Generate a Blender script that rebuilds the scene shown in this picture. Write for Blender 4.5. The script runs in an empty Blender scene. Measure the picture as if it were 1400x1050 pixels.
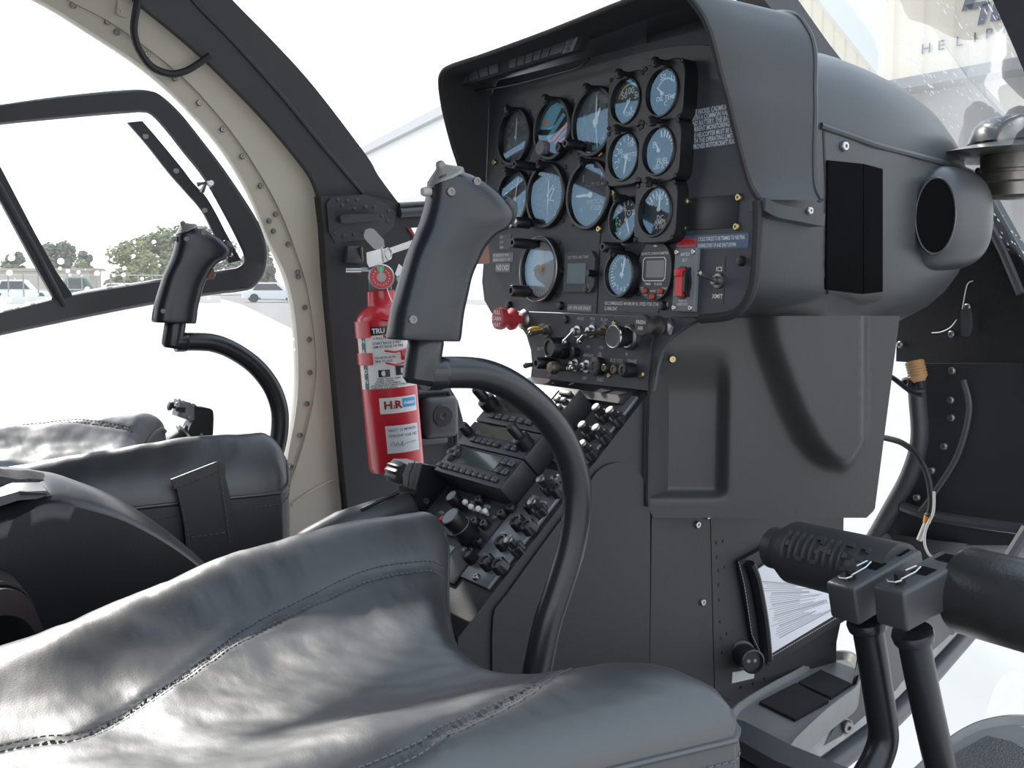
import bpy, bmesh, math, random
from mathutils import Vector as V, Matrix
random.seed(7)
S = bpy.context.scene
COL = S.collection
rad = math.radians

# ------------------------------------------------------------------ camera (x = starboard, y = nose, z = up)
FPX = 1500.0
TH, PT = rad(56.3), rad(5.3)
HH = V((-math.sin(TH), math.cos(TH), 0)); RR = V((math.cos(TH), math.sin(TH), 0)); ZZ = V((0, 0, 1))
FW = HH * math.cos(PT) - ZZ * math.sin(PT); UP = ZZ * math.cos(PT) + HH * math.sin(PT)
CAM = V((1.03, -.85, 1.5))
cd = bpy.data.cameras.new('camera'); cam = bpy.data.objects.new('camera', cd); COL.objects.link(cam)
cd.sensor_fit = 'HORIZONTAL'; cd.sensor_width = 36.0; cd.lens = FPX / 1400 * 36.0; cd.clip_start = .02; cd.clip_end = 800
M = Matrix.Identity(4)
for i in range(3):
    M[i][0] = RR[i]; M[i][1] = UP[i]; M[i][2] = -FW[i]; M[i][3] = CAM[i]
cam.matrix_world = M
S.camera = cam
S.view_settings.view_transform = 'Standard'
S.view_settings.look = 'None'
S.view_settings.gamma = 1.06

def ray(x, y): return FW + RR * ((x - 700) / FPX) + UP * ((525 - y) / FPX)
def on(x, y, p, n):
    r = ray(x, y); n = V(n)
    return CAM + r * ((V(p) - CAM).dot(n) / r.dot(n))
def onX(x, y, v): return on(x, y, (v, 0, 0), (1, 0, 0))
def onY(x, y, v): return on(x, y, (0, v, 0), (0, 1, 0))
def onZ(x, y, v): return on(x, y, (0, 0, v), (0, 0, 1))
def proj(p):
    d = V(p) - CAM; z = d.dot(FW)
    return 700 + FPX * d.dot(RR) / z, 525 - FPX * d.dot(UP) / z

# ------------------------------------------------------------------ materials
MATS = {}
def mat(name, col, rough=.5, metal=0.0, bump=None, vary=0.0, vscale=8, spec=.5, coat=0.0, sheen=0.0, rvary=.0, stretch=None, emit=None):
    if name in MATS: return MATS[name]
    m = bpy.data.materials.new(name); m.use_nodes = True
    nt = m.node_tree; b = nt.nodes['Principled BSDF']
    b.inputs['Base Color'].default_value = (*col, 1); b.inputs['Roughness'].default_value = rough
    b.inputs['Metallic'].default_value = metal; b.inputs['Specular IOR Level'].default_value = spec
    b.inputs['Coat Weight'].default_value = coat; b.inputs['Sheen Weight'].default_value = sheen
    tc = nt.nodes.new('ShaderNodeTexCoord'); mp = nt.nodes.new('ShaderNodeMapping')
    nt.links.new(tc.outputs['Object'], mp.inputs['Vector'])
    if stretch: mp.inputs['Scale'].default_value = stretch
    if vary or rvary:
        n = nt.nodes.new('ShaderNodeTexNoise'); n.inputs['Scale'].default_value = vscale; n.inputs['Detail'].default_value = 5
        nt.links.new(mp.outputs[0], n.inputs['Vector'])
        if vary:
            mx = nt.nodes.new('ShaderNodeMix'); mx.data_type = 'RGBA'
            mx.inputs[6].default_value = (*[c * (1 - vary) for c in col], 1); mx.inputs[7].default_value = (*[min(1, c * (1 + vary)) for c in col], 1)
            nt.links.new(n.outputs['Fac'], mx.inputs[0]); nt.links.new(mx.outputs[2], b.inputs['Base Color'])
        if rvary:
            mr = nt.nodes.new('ShaderNodeMapRange'); mr.inputs[3].default_value = max(.03, rough - rvary); mr.inputs[4].default_value = min(1, rough + rvary)
            nt.links.new(n.outputs['Fac'], mr.inputs[0]); nt.links.new(mr.outputs[0], b.inputs['Roughness'])
    if bump:
        sc, st = bump[:2]
        n2 = nt.nodes.new('ShaderNodeTexNoise'); n2.inputs['Scale'].default_value = sc; n2.inputs['Detail'].default_value = bump[2] if len(bump) > 2 else 3
        nt.links.new(mp.outputs[0], n2.inputs['Vector'])
        bp = nt.nodes.new('ShaderNodeBump'); bp.inputs['Strength'].default_value = st; bp.inputs['Distance'].default_value = .002
        nt.links.new(n2.outputs['Fac'], bp.inputs['Height']); nt.links.new(bp.outputs[0], b.inputs['Normal'])
    MATS[name] = m
    return m

def glass_mat(name, veil=.03, specks=True, scale=60, tint=(1, 1, 1), ior=1.45, thr=.05, gtint=(1, 1, 1)):
    m = bpy.data.materials.new(name); m.use_nodes = True; nt = m.node_tree
    for n in list(nt.nodes): nt.nodes.remove(n)
    N = nt.nodes.new; L = nt.links.new
    out = N('ShaderNodeOutputMaterial'); tr = N('ShaderNodeBsdfTransparent'); tr.inputs[0].default_value = (*tint, 1)
    gl = N('ShaderNodeBsdfGlossy'); gl.inputs['Roughness'].default_value = .02; gl.inputs['Color'].default_value = (*gtint, 1)
    lw = N('ShaderNodeLayerWeight'); lw.inputs[0].default_value = .5
    p5 = N('ShaderNodeMath'); p5.operation = 'POWER'; p5.inputs[1].default_value = 5; L(lw.outputs['Facing'], p5.inputs[0])
    f0 = ((ior - 1) / (ior + 1)) ** 2
    fr = N('ShaderNodeMath'); fr.operation = 'MULTIPLY_ADD'; fr.inputs[1].default_value = 1 - f0; fr.inputs[2].default_value = f0; L(p5.outputs[0], fr.inputs[0])
    mx = N('ShaderNodeMixShader'); L(fr.outputs[0], mx.inputs[0]); L(tr.outputs[0], mx.inputs[1]); L(gl.outputs[0], mx.inputs[2])
    last = mx
    if veil or specks:
        df = N('ShaderNodeBsdfDiffuse'); df.inputs[0].default_value = (.9, .9, .9, 1)
        tl = N('ShaderNodeBsdfTranslucent'); tl.inputs[0].default_value = (.95, .95, .95, 1)
        md = N('ShaderNodeMixShader'); md.inputs[0].default_value = .6; L(df.outputs[0], md.inputs[1]); L(tl.outputs[0], md.inputs[2])
        fac = N('ShaderNodeMath'); fac.operation = 'MAXIMUM'; fac.inputs[1].default_value = veil; fac.inputs[0].default_value = 0
        if specks:
            tc = N('ShaderNodeTexCoord'); vo = N('ShaderNodeTexVoronoi'); vo.inputs['Scale'].default_value = scale; vo.inputs['Randomness'].default_value = 1
            L(tc.outputs['Object'], vo.inputs['Vector'])
            no = N('ShaderNodeTexNoise'); no.inputs['Scale'].default_value = 6; L(tc.outputs['Object'], no.inputs['Vector'])
            r1 = N('ShaderNodeMapRange'); r1.inputs[1].default_value = .38; r1.inputs[2].default_value = .62; r1.inputs[3].default_value = 0; r1.inputs[4].default_value = thr * 4
            L(no.outputs['Fac'], r1.inputs[0])
            sp = N('ShaderNodeMath'); sp.operation = 'MULTIPLY'; L(vo.outputs['Color'], sp.inputs[0]); L(r1.outputs[0], sp.inputs[1])
            lt = N('ShaderNodeMath'); lt.operation = 'LESS_THAN'; L(vo.outputs['Distance'], lt.inputs[0]); L(sp.outputs[0], lt.inputs[1])
            ml = N('ShaderNodeMath'); ml.operation = 'MULTIPLY'; ml.inputs[1].default_value = .75; L(lt.outputs[0], ml.inputs[0])
            L(ml.outputs[0], fac.inputs[0])
        m2 = N('ShaderNodeMixShader'); L(fac.outputs[0], m2.inputs[0]); L(mx.outputs[0], m2.inputs[1]); L(md.outputs[0], m2.inputs[2])
        last = m2
    L(last.outputs[0], out.inputs[0])
    return m

# ------------------------------------------------------------------ mesh toolkit
def cr(pts, n=6, closed=False):
    """Catmull-Rom through the points (any tuple length)"""
    P = [tuple(p) for p in pts]; k = len(P); out = []
    rng = range(k if closed else k - 1)
    for i in rng:
        if closed: a, b, c, d = P[(i - 1) % k], P[i], P[(i + 1) % k], P[(i + 2) % k]
        else: a, b, c, d = P[max(i - 1, 0)], P[i], P[i + 1], P[min(i + 2, k - 1)]
        for j in range(n):
            t = j / n
            out.append(tuple(.5 * ((2 * b[q]) + (-a[q] + c[q]) * t + (2 * a[q] - 5 * b[q] + 4 * c[q] - d[q]) * t * t + (-a[q] + 3 * b[q] - 3 * c[q] + d[q]) * t ** 3) for q in range(len(b))))
    if not closed: out.append(P[-1])
    return [V(p) for p in out] if len(P[0]) == 3 else out
def resample(P, n):
    P = [V(p) for p in P]; L = [0]
    for a, b in zip(P, P[1:]): L.append(L[-1] + (b - a).length)
    out = []; j = 0
    for i in range(n):
        t = L[-1] * i / (n - 1)
        while j < len(P) - 2 and L[j + 1] < t: j += 1
        s = (t - L[j]) / max(L[j + 1] - L[j], 1e-9)
        out.append(P[j].lerp(P[j + 1], min(max(s, 0), 1)))
    return out
def frame(n, hint=None):
    n = V(n).normalized(); h = V(hint) if hint is not None else (V((0, 0, 1)) if abs(n.z) < .9 else V((1, 0, 0)))
    a = h.cross(n)
    if a.length < 1e-6: a = V((0, 1, 0)).cross(n)
    a.normalize(); return a, n.cross(a)

WL = {}
class MB:
    def __init__(s): s.v = []; s.f = []; s.m = []; s.c = 0
    def mt(s, i): s.c = i; return s
    def add(s, vs, fs):
        o = len(s.v); s.v += [V(p) for p in vs]
        for f in fs: s.f.append([i + o for i in f]); s.m.append(s.c)
        return s
    def bm(s, b):
        b.verts.ensure_lookup_table(); b.verts.index_update()
        s.add([v.co.copy() for v in b.verts], [[v.index for v in f.verts] for f in b.faces]); b.free(); return s
    def box(s, c, size, ax=None, bev=0, seg=2):
        """ax = (ux, uy, uz) unit axes"""
        b = bmesh.new(); bmesh.ops.create_cube(b, size=1)
        bmesh.ops.scale(b, vec=V(size), verts=b.verts)
        if bev: bmesh.ops.bevel(b, geom=b.edges[:], offset=min(bev, min(size) * .49), segments=seg, affect='EDGES', profile=.5)
        if ax is None: ax = (V((1, 0, 0)), V((0, 1, 0)), V((0, 0, 1)))
        for v in b.verts: v.co = V(c) + ax[0] * v.co.x + ax[1] * v.co.y + ax[2] * v.co.z
        return s.bm(b)
    def cyl(s, p0, p1, r0, r1=None, n=20, bev=0):
        p0, p1 = V(p0), V(p1); r1 = r0 if r1 is None else r1; L = (p1 - p0).length
        pr = [(0, 0), (r0, 0), (r1, L), (0, L)] if not bev else [(0, 0), (r0 - bev, 0), (r0, bev), (r1, L - bev), (r1 - bev, L), (0, L)]
        return s.lathe(p0, p1 - p0, pr, n)
    def lathe(s, o, d, prof, n=24, hint=None, sc=(1, 1), wave=None):
        o = V(o); d = V(d).normalized(); a, b = frame(d, hint); vs = []; fs = []; rows = []
        for (r, h) in prof:
            if r < 1e-7: rows.append([len(vs)]); vs.append(o + d * h)
            else:
                rows.append(list(range(len(vs), len(vs) + n)))
                for i in range(n):
                    t = 2 * math.pi * i / n; k = 1 + (wave(t) if wave else 0)
                    vs.append(o + d * h + (a * math.cos(t) * sc[0] + b * math.sin(t) * sc[1]) * r * k)
        for A, B in zip(rows, rows[1:]):
            if len(A) == 1 and len(B) == 1: continue
            for i in range(n):
                j = (i + 1) % n
                if len(A) == 1: fs.append([A[0], B[j], B[i]])
                elif len(B) == 1: fs.append([A[i], A[j], B[0]])
                else: fs.append([A[i], A[j], B[j], B[i]])
        return s.add(vs, fs)
    def tube(s, pts, r, n=10, cap=True, hint=None, flat=1.0):
        P = [V(p) for p in pts]; k = len(P); R = r if isinstance(r, (list, tuple)) else [r] * k
        T = [(P[min(i + 1, k - 1)] - P[max(i - 1, 0)]).normalized() for i in range(k)]
        a, b = frame(T[0], hint); vs = []; fs = []
        for i in range(k):
            if i:
                q = T[i - 1].rotation_difference(T[i]); a = q @ a
                a = (a - T[i] * a.dot(T[i])).normalized(); b = T[i].cross(a)
            for j in range(n):
                t = 2 * math.pi * j / n; vs.append(P[i] + (a * math.cos(t) + b * math.sin(t) * flat) * R[i])
        for i in range(k - 1):
            for j in range(n):
                q = (j + 1) % n; fs.append([i * n + j, i * n + q, (i + 1) * n + q, (i + 1) * n + j])
        if cap: fs.append(list(range(n))[::-1]); fs.append([(k - 1) * n + j for j in range(n)])
        return s.add(vs, fs)
    def loft(s, rings, cap=True, closed=True):
        n = len(rings[0]); vs = [p for r in rings for p in r]; fs = []
        for i in range(len(rings) - 1):
            for j in range(n if closed else n - 1):
                q = (j + 1) % n; fs.append([i * n + j, i * n + q, (i + 1) * n + q, (i + 1) * n + j])
        if cap and closed: fs.append(list(range(n))[::-1]); fs.append([(len(rings) - 1) * n + j for j in range(n)])
        return s.add(vs, fs)
    def prism(s, poly, vec):
        P = [V(p) for p in poly]; n = len(P); vec = V(vec)
        vs = P + [p + vec for p in P]
        fs = [list(range(n))[::-1], list(range(n, 2 * n))] + [[i, (i + 1) % n, n + (i + 1) % n, n + i] for i in range(n)]
        return s.add(vs, fs)
    def face(s, poly): return s.add(poly, [list(range(len(poly)))])
    def sheet(s, A, B, n=40, vec=None, m=1):
        """strip between two polylines, thickness vec"""
        A = resample(A, n); B = resample(B, n)
        rows = [[A[i].lerp(B[i], j / m) for j in range(m + 1)] for i in range(n)]
        return s.grid(rows, vec)
    def grid(s, rows, vec=None):
        n = len(rows); w = len(rows[0]); vs = [V(p) for r in rows for p in r]
        fs = [[i * w + j, i * w + j + 1, (i + 1) * w + j + 1, (i + 1) * w + j] for i in range(n - 1) for j in range(w - 1)]
        if vec is not None:
            vec = V(vec); o = len(vs); vs += [p + vec for p in vs]
            fs += [[i + o for i in f][::-1] for f in fs]
            e = [i * w for i in range(n)]
            bd = [j for j in range(w)] + [i * w + w - 1 for i in range(1, n)] + [(n - 1) * w + j for j in range(w - 2, -1, -1)] + [i * w for i in range(n - 2, 0, -1)]
            for a, b in zip(bd, bd[1:] + bd[:1]): fs.append([b, a, a + o, b + o])
        return s.add(vs, fs)
    def ball(s, c, r, n=12, sc=(1, 1, 1), ax=None):
        b = bmesh.new(); bmesh.ops.create_uvsphere(b, u_segments=n, v_segments=max(6, n // 2 + 2), radius=1)
        if ax is None: ax = (V((1, 0, 0)), V((0, 1, 0)), V((0, 0, 1)))
        for v in b.verts: v.co = V(c) + (ax[0] * v.co.x * sc[0] + ax[1] * v.co.y * sc[1] + ax[2] * v.co.z * sc[2]) * r
        return s.bm(b)
    def torus(s, c, d, R, r, n=32, k=8):
        pr = [(R + r * math.cos(2 * math.pi * i / k), r * math.sin(2 * math.pi * i / k)) for i in range(k + 1)]
        return s.lathe(c, d, pr, n)
    def text(s, t, size, fn, align='CENTER', sx=1.0, shear=0.0):
        """fn(x, y) -> point"""
        vs, fs = text_mesh(t, size, align, sx, shear)
        return s.add([fn(x, y) for x, y in vs], fs)
    def build(s, name, mats, parent=None, origin=None, ang=38):
        me = bpy.data.meshes.new(name)
        if parent is not None: o0 = WL[parent]
        elif origin is not None: o0 = V(origin)
        else:
            zs = [p.z for p in s.v]; o0 = V((sum(p.x for p in s.v) / len(s.v), sum(p.y for p in s.v) / len(s.v), min(zs)))
        me.from_pydata([p - o0 for p in s.v], [], s.f); me.validate(verbose=False)
        for m in (mats if isinstance(mats, (list, tuple)) else [mats]): me.materials.append(m)
        if len(me.polygons) == len(s.m): me.polygons.foreach_set('material_index', s.m)
        me.polygons.foreach_set('use_smooth', [True] * len(me.polygons))
        b = bmesh.new(); b.from_mesh(me); bmesh.ops.recalc_face_normals(b, faces=b.faces); b.to_mesh(me); b.free()
        me.set_sharp_from_angle(angle=rad(ang))
        o = bpy.data.objects.new(name, me); COL.objects.link(o)
        if parent is not None: o.parent = parent
        else: o.location = o0
        WL[o] = o0
        return o

_TC = {}
def text_mesh(t, size, align, sx, shear):
    key = t
    if key not in _TC:
        c = bpy.data.curves.new('t', 'FONT'); c.body = t.lstrip('*'); c.size = 1; c.resolution_u = 2; c.offset = .04 if t[:1] == '*' else .012
        ob = bpy.data.objects.new('t', c); COL.objects.link(ob)
        dg = bpy.context.evaluated_depsgraph_get(); me = bpy.data.meshes.new_from_object(ob.evaluated_get(dg))
        _TC[key] = ([(v.co.x, v.co.y) for v in me.vertices], [list(p.vertices) for p in me.polygons])
        bpy.data.objects.remove(ob); bpy.data.meshes.remove(me); bpy.data.curves.remove(c)
    vs, fs = _TC[key]
    xs = [x for x, y in vs] or [0]; x0, x1 = min(xs), max(xs)
    d = {'CENTER': (x0 + x1) / 2, 'LEFT': x0, 'RIGHT': x1}[align]
    return [((x - d + shear * y) * size * sx, (y - .35) * size) for x, y in vs], fs

def thing(name, label, cat, loc, group=None):
    o = bpy.data.objects.new(name, None); COL.objects.link(o); o.location = loc; WL[o] = V(loc); o.empty_display_size = .02
    o['label'] = label; o['category'] = cat
    if group: o['group'] = group
    return o
def tag(o, label, cat, group=None):
    o['label'] = label; o['category'] = cat
    if group: o['group'] = group
    return o
def struct(o): o['kind'] = 'structure'; return o
def part_label(o, l): o['label'] = l; return o
def dup(root, off, label, group=None):
    r = root.copy(); COL.objects.link(r); r.location = V(root.location) + V(off); r['label'] = label
    if group: r['group'] = group
    WL[r] = V(r.location)
    for ch in list(root.children):
        c = ch.copy(); COL.objects.link(c); c.parent = r
        for g in list(ch.children):
            d = g.copy(); COL.objects.link(d); d.parent = c
    return r

# ------------------------------------------------------------------ shared materials
panel_m = mat('panel_grey_paint', (.05, .056, .068), .55, bump=(900, .08), vary=.12, vscale=12)
plate_m = mat('switch_plate_paint', (.055, .059, .07), .55, bump=(900, .08), vary=.25, vscale=25)
cowl_m = mat('textured_black_cowl', (.042, .046, .050), .37, bump=(700, .14), vary=.12, vscale=6, rvary=.06)
hood_m = mat('hood_black', (.037, .041, .046), .4, bump=(800, .15))
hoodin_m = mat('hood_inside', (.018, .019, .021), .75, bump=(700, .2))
fair_m = mat('fairing_black', (.043, .042, .040), .48, bump=(700, .12), vary=.1)
ped_m = mat('pedestal_black', (.021, .021, .0215), .55, bump=(700, .12), vary=.15)
black_m = mat('black_plastic', (.012, .012, .013), .38, bump=(500, .04))
rub_m = mat('black_rubber', (.015, .015, .016), .6, bump=(300, .08))
velcro_m = mat('velcro_black', (.006, .006, .0065), 1.0, bump=(1500, .9), spec=.05, sheen=.0)
white_m = mat('white_ink', (.85, .85, .83), .6)
grey_m = mat('grey_ink', (.5, .51, .52), .6)
tanink_m = mat('tan_ink', (.3, .24, .18), .6)
red_m = mat('red_paint', (.62, .02, .035), .28, coat=.4, vary=.08)
redp_m = mat('red_plastic', (.7, .02, .03), .35)
green_m = mat('green_ink', (.12, .75, .35), .6)
yel_m = mat('yellow_ink', (.75, .45, .08), .6)
org_m = mat('orange_ink', (.85, .16, .04), .6)
blue_m = mat('blue_ink', (.12, .4, .55), .6)
brown_m = mat('brown_ink', (.05, .035, .025), .6)
dial_m = mat('dial_black', (.012, .012, .013), .7)
dialb_m = mat('dial_blue_black', (.03, .045, .06), .6)
steel_m = mat('bright_steel', (.5, .5, .5), .34, 1.0, rvary=.08, vscale=60)
brass_m = mat('brass_screw', (.5, .4, .2), .35, 1.0)
dull_m = mat('dull_steel', (.3, .29, .28), .4, 1.0, rvary=.1, vscale=60)
bronze_m = mat('worn_bronze', (.17, .14, .11), .5, .8)
gauge_glass = glass_mat('gauge_glass', 0, False, ior=1.95, gtint=(.42, .72, 1.0))
plac_m = mat('placard_black', (.02, .021, .025), .4)
placb_m = mat('placard_blue', (.055, .1, .19), .4)
placg_m = mat('placard_grey', (.2, .21, .22), .5)
leather_m = None
beige_m = mat('beige_paint', (.62, .57, .47), .5, vary=.06, vscale=5)
frame_m = mat('black_frame_paint', (.046, .047, .053), .45, bump=(600, .1), vary=.2)
dark_m = mat('dark_interior', (.009, .009, .01), .6, bump=(200, .08))
tubeblk_m = mat('black_enamel', (.012, .013, .015), .3, bump=(250, .03), rvary=.08, vscale=30)
grip_m = mat('grip_plastic', (.014, .016, .020), .27, bump=(500, .05), vary=.15)
SKY, SUN, SUNDIR = 1.9, 6.5, (-.80, .0, .59)
# ================================================================== instrument panel
PN = V((0, -math.cos(rad(3)), math.sin(rad(3)))); PU = V((1, 0, 0)); PW = V((0, math.sin(rad(3)), math.cos(rad(3))))
PO = CAM + ray(733, 368) * 1.38
PO = PO + PU * (0 - PO.x)
def PP(x, y, off=0): return on(x, y, PO + PN * off, PN)
def puw(x, y, off=0):
    p = PP(x, y, off) - PO; return p.dot(PU), p.dot(PW)
def P3(u, w, off=0): return PO + PU * u + PW * w + PN * off

panel = thing('instrument_panel', 'dark grey helicopter instrument panel with deep black hood and rounded cowl over its pedestal', 'instrument panel', P3(.015, -.13, -.05))
# face plate outline
wseam = (puw(703, 425)[1] + puw(860, 431)[1]) / 2
L = -.234; Rr = .266
pts = [(L + .02, .25), (L, .23)]
pts += [puw(*q) for q in [(662, 345), (659, 385), (662, 410), (672, 428), (690, 440)]]
pts += [(puw(703, 437)[0], wseam)]
pts += [(.12, wseam)]
pts += [puw(*q) for q in [(958, 433), (990, 431), (1008, 424), (1021, 408), (1029, 385), (1032, 350)]]
pts += [(.2645, .062), (.256, .078), (.252, .18), (.222, .243)]
face = MB().prism([P3(u, w, 0) for u, w in pts], PN * -.004)
face.build('face_plate', panel_m, panel)
edge_ = [P3(.2645, .062, .001)] + [PP(x, y, .001) for x, y in [(1036, 300), (1034, 345), (1031, 385), (1023, 409), (1009, 426), (990, 433), (958, 436)]]
MB().tube(cr(edge_, 5), .0048, 8).build('edge_trim', hoodin_m, panel)
# lower switch plate
sp = [puw(*q) for q in [(700, 437), (711, 443), (721, 458), (727, 478), (729, 498), (727, 516)]]
sp = [(sp[0][0], wseam - .0008)] + sp[1:] + [puw(887, 534), puw(891, 470), (puw(902, 440)[0], wseam - .0008)]
MB().prism([P3(u, w, .0015) for u, w in sp], PN * -.005).build('switch_plate', plate_m, panel)
sp2 = [(puw(902, 440)[0], wseam - .0008)] + [puw(*q) for q in [(889, 470), (885, 534), (892, 534), (897, 505), (903, 483), (915, 462), (934, 446), (958, 434)]] + [(puw(958, 433)[0], wseam - .0008)]
MB().prism([P3(u, w, -.001) for u, w in sp2], PN * -.004).build('side_plate', panel_m, panel)
# thin joint of the engine sub-panel and blank cover plate
a0 = puw(822, 300); a1 = puw(822, 428)
MB().box(P3(a0[0], (a0[1] + wseam) / 2, .0003), (.0012, .001, a0[1] - wseam), (PU, PN, PW)).build('joint_line', dark_m, panel)
q = [puw(*k) for k in [(938, 272), (1012, 267), (1008, 311), (933, 315)]]
uc = sum(k[0] for k in q) / 4; wc = sum(k[1] for k in q) / 4
MB().box(P3(uc, wc, .0008), (q[1][0] - q[0][0], .002, q[0][1] - q[3][1]), (PU, PN, PW), .0006).build('blank_cover', plac_m, panel)

def screw(mb, p, n, r=.0035, h=.0018):
    mb.lathe(V(p), n, [(r, 0), (r, h * .5), (r * .75, h), (r * .35, h), (r * .3, h * .4), (0, h * .4)], 12)
for i, (x, y) in enumerate([(939, 275), (1011, 270), (1008, 310), (935, 312), (677, 222), (820, 313), (822, 210), (664, 355), (839, 264)]):
    mb = MB(); screw(mb, PP(x, y, .001), PN, .0042, .003); mb.build('gold_screw', brass_m, panel)
for i, (x, y) in enumerate([(768, 418), (697, 417), (912, 398), (908, 418), (776, 437), (1015, 357), (760, 342), (752, 405), (804, 395), (769, 371), (813, 375)]):
    mb = MB(); mb.lathe(PP(x, y, 0), PN, [(.0052, 0), (.0052, .002), (.0042, .005), (0, .006)], 12); mb.build('black_screw', black_m, panel)

# ------------------------------------------------------------------ gauges
G = [dial_m, white_m, green_m, yel_m, org_m, blue_m, brown_m, grey_m, dialb_m]
def gauge(name, label, x, y, r, spec, square=0.0, depth=.006, face_mat=0, ring=None, post=True, group='round instruments on the panel'):
    c0 = PP(x, y, depth); cu = (c0 - PO).dot(PU); cw = (c0 - PO).dot(PW)
    g = thing(name, label, 'gauge', P3(cu, cw, 0), group)
    ri = r * .86
    def at(u, w, off): return P3(cu + u, cw + w, off)
    b = MB(); n = 48
    if square:
        h = square
        def sq(t):
            k = 5.5; ct, st = math.cos(t), math.sin(t); q = h / ((abs(ct) ** k + abs(st) ** k) ** (1 / k)); return q * ct, q * st
        rings = []
        T = [2 * math.pi * i / n for i in range(n)]
        rings.append([at(*sq(t), 0) for t in T]); rings.append([at(*sq(t), depth - .001) for t in T])
        rings.append([at(sq(t)[0] * .97, sq(t)[1] * .97, depth) for t in T])
        rings.append([at(r * .98 * math.cos(t), r * .98 * math.sin(t), depth) for t in T])
        rings.append([at(r * .95 * math.cos(t), r * .95 * math.sin(t), depth + .002) for t in T])
        rings.append([at(ri * 1.03 * math.cos(t), ri * 1.03 * math.sin(t), depth + .002) for t in T])
        rings.append([at(ri * math.cos(t), ri * math.sin(t), depth - .007) for t in T])
        b.loft(rings, cap=False)
    else:
        b.lathe(P3(cu, cw, 0), PN, [(r, 0), (r, depth), (r * .97, depth + .0015), (ri * 1.03, depth + .0015), (ri, depth - .007)], n, hint=PW)
    b.build('bezel', black_m, g)
    if ring: MB().torus(P3(cu, cw, depth + .0012), PN, r * .985, .0011, 48, 8).build('silver_ring', ring, g)
    # dial
    d = MB(); zo = depth - .0065
    d.mt(face_mat).face([at(ri * 1.02 * math.cos(2 * math.pi * i / n), ri * 1.02 * math.sin(2 * math.pi * i / n), zo) for i in range(n)])
    def pol(a, rr, off=.0004): t = rad(a); return at(rr * math.sin(t), rr * math.cos(t), zo + off)
    for it in spec:
        k = it[0]
        if k == 'ticks':
            _, a0, a1, nn, l, w, m = it; l *= 1.25; w *= 2.3; d.mt(m)
            for i in range(nn + 1):
                a = a0 + (a1 - a0) * i / nn; t = rad(a); ux, uy = math.sin(t), math.cos(t); vx, vy = uy, -ux
                r1 = ri * .95; r0 = r1 - l
                d.face([at(ux * r0 + vx * w, uy * r0 + vy * w, zo + .0004), at(ux * r1 + vx * w, uy * r1 + vy * w, zo + .0004), at(ux * r1 - vx * w, uy * r1 - vy * w, zo + .0004), at(ux * r0 - vx * w, uy * r0 - vy * w, zo + .0004)])
        elif k == 'arc':
            _, a0, a1, rr, w, m = it; d.mt(m); N = max(3, int(abs(a1 - a0) / 8))
            for i in range(N):
                b0 = a0 + (a1 - a0) * i / N; b1 = a0 + (a1 - a0) * (i + 1) / N
                d.face([pol(b0, ri * rr), pol(b0, ri * rr + w), pol(b1, ri * rr + w), pol(b1, ri * rr)])
        elif k == 'num':
            _, a, t, sz, rr, m = it; d.mt(m); q = rad(a); ox, oy = ri * rr * math.sin(q), ri * rr * math.cos(q)
            d.text(t, sz * 1.45, lambda X, Y: at(ox + X, oy + Y, zo + .0005))
        elif k == 'txt':
            _, ox, oy, t, sz, m = it; d.mt(m); ox *= ri; oy *= ri
            d.text(t, sz * 1.25, lambda X, Y: at(ox + X, oy + Y, zo + .0005))
        elif k == 'poly':
            _, P, m = it[:3]; o = it[3] if len(it) > 3 else .0006; d.mt(m); d.face([at(px_ * ri, py_ * ri, zo + o) for px_, py_ in P])
    d.build('dial', G, g)
    for it in spec:
        if it[0] == 'needle':
            _, a, l, w, m = it[:5]; tail = it[5] if len(it) > 5 else .18; ox, oy = it[6] if len(it) > 6 else (0, 0)
            t = rad(a); ux, uy = math.sin(t), math.cos(t); vx, vy = uy, -ux; ox *= ri; oy *= ri
            nb = MB(); P = [(-tail * ri, .6 * w), (0, w), (l * ri * .8, w), (l * ri, w * .25), (l * ri, -w * .25), (l * ri * .8, -w), (0, -w), (-tail * ri, -.6 * w)]
            nb.prism([at(ox + ux * p + vx * q_, oy + uy * p + vy * q_, zo + .0016) for p, q_ in P], PN * .0004)
            nb.lathe(at(ox, oy, zo + .0015), PN, [(w * 2.2, 0), (w * 2.2, .0015), (0, .0017)], 12)
            nb.build('needle', G[m], g)
    MB().face([at(ri * 1.02 * math.cos(2 * math.pi * i / n), ri * 1.02 * math.sin(2 * math.pi * i / n), depth - .0015) for i in range(n)]).build('cover_glass', gauge_glass, g)
    hs = (square or r) * (.86 if square else .77)
    for sx_, sy_ in ((1, 1), (1, -1), (-1, -1), (-1, 1)):
        if not square and sy_ > 0 and post and sx_ < 0: continue
        off = depth if square else 0
        kk = hs if square else r * .79
        sm = MB(); screw(sm, at(sx_ * kk, sy_ * kk, off), PN, .0026, .0016); sm.build('mounting_screw', black_m, g)
    if post:
        pl_ = MB(); top = (square or r) * .93
        pl_.cyl(at(0, top, depth - .004), at(0, top, depth + .010), .003, n=12)
        pl_.lathe(at(0, top, depth + .008), PN, [(.0038, 0), (.0045, .002), (.004, .006), (.002, .007), (0, .007)], 12)
        pl_.box(at(0, top - .0035, depth + .010), (.008, .007, .006), (PU, PN, PW), .0018)
        pl_.build('post_light', black_m, g)
    return g

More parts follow.
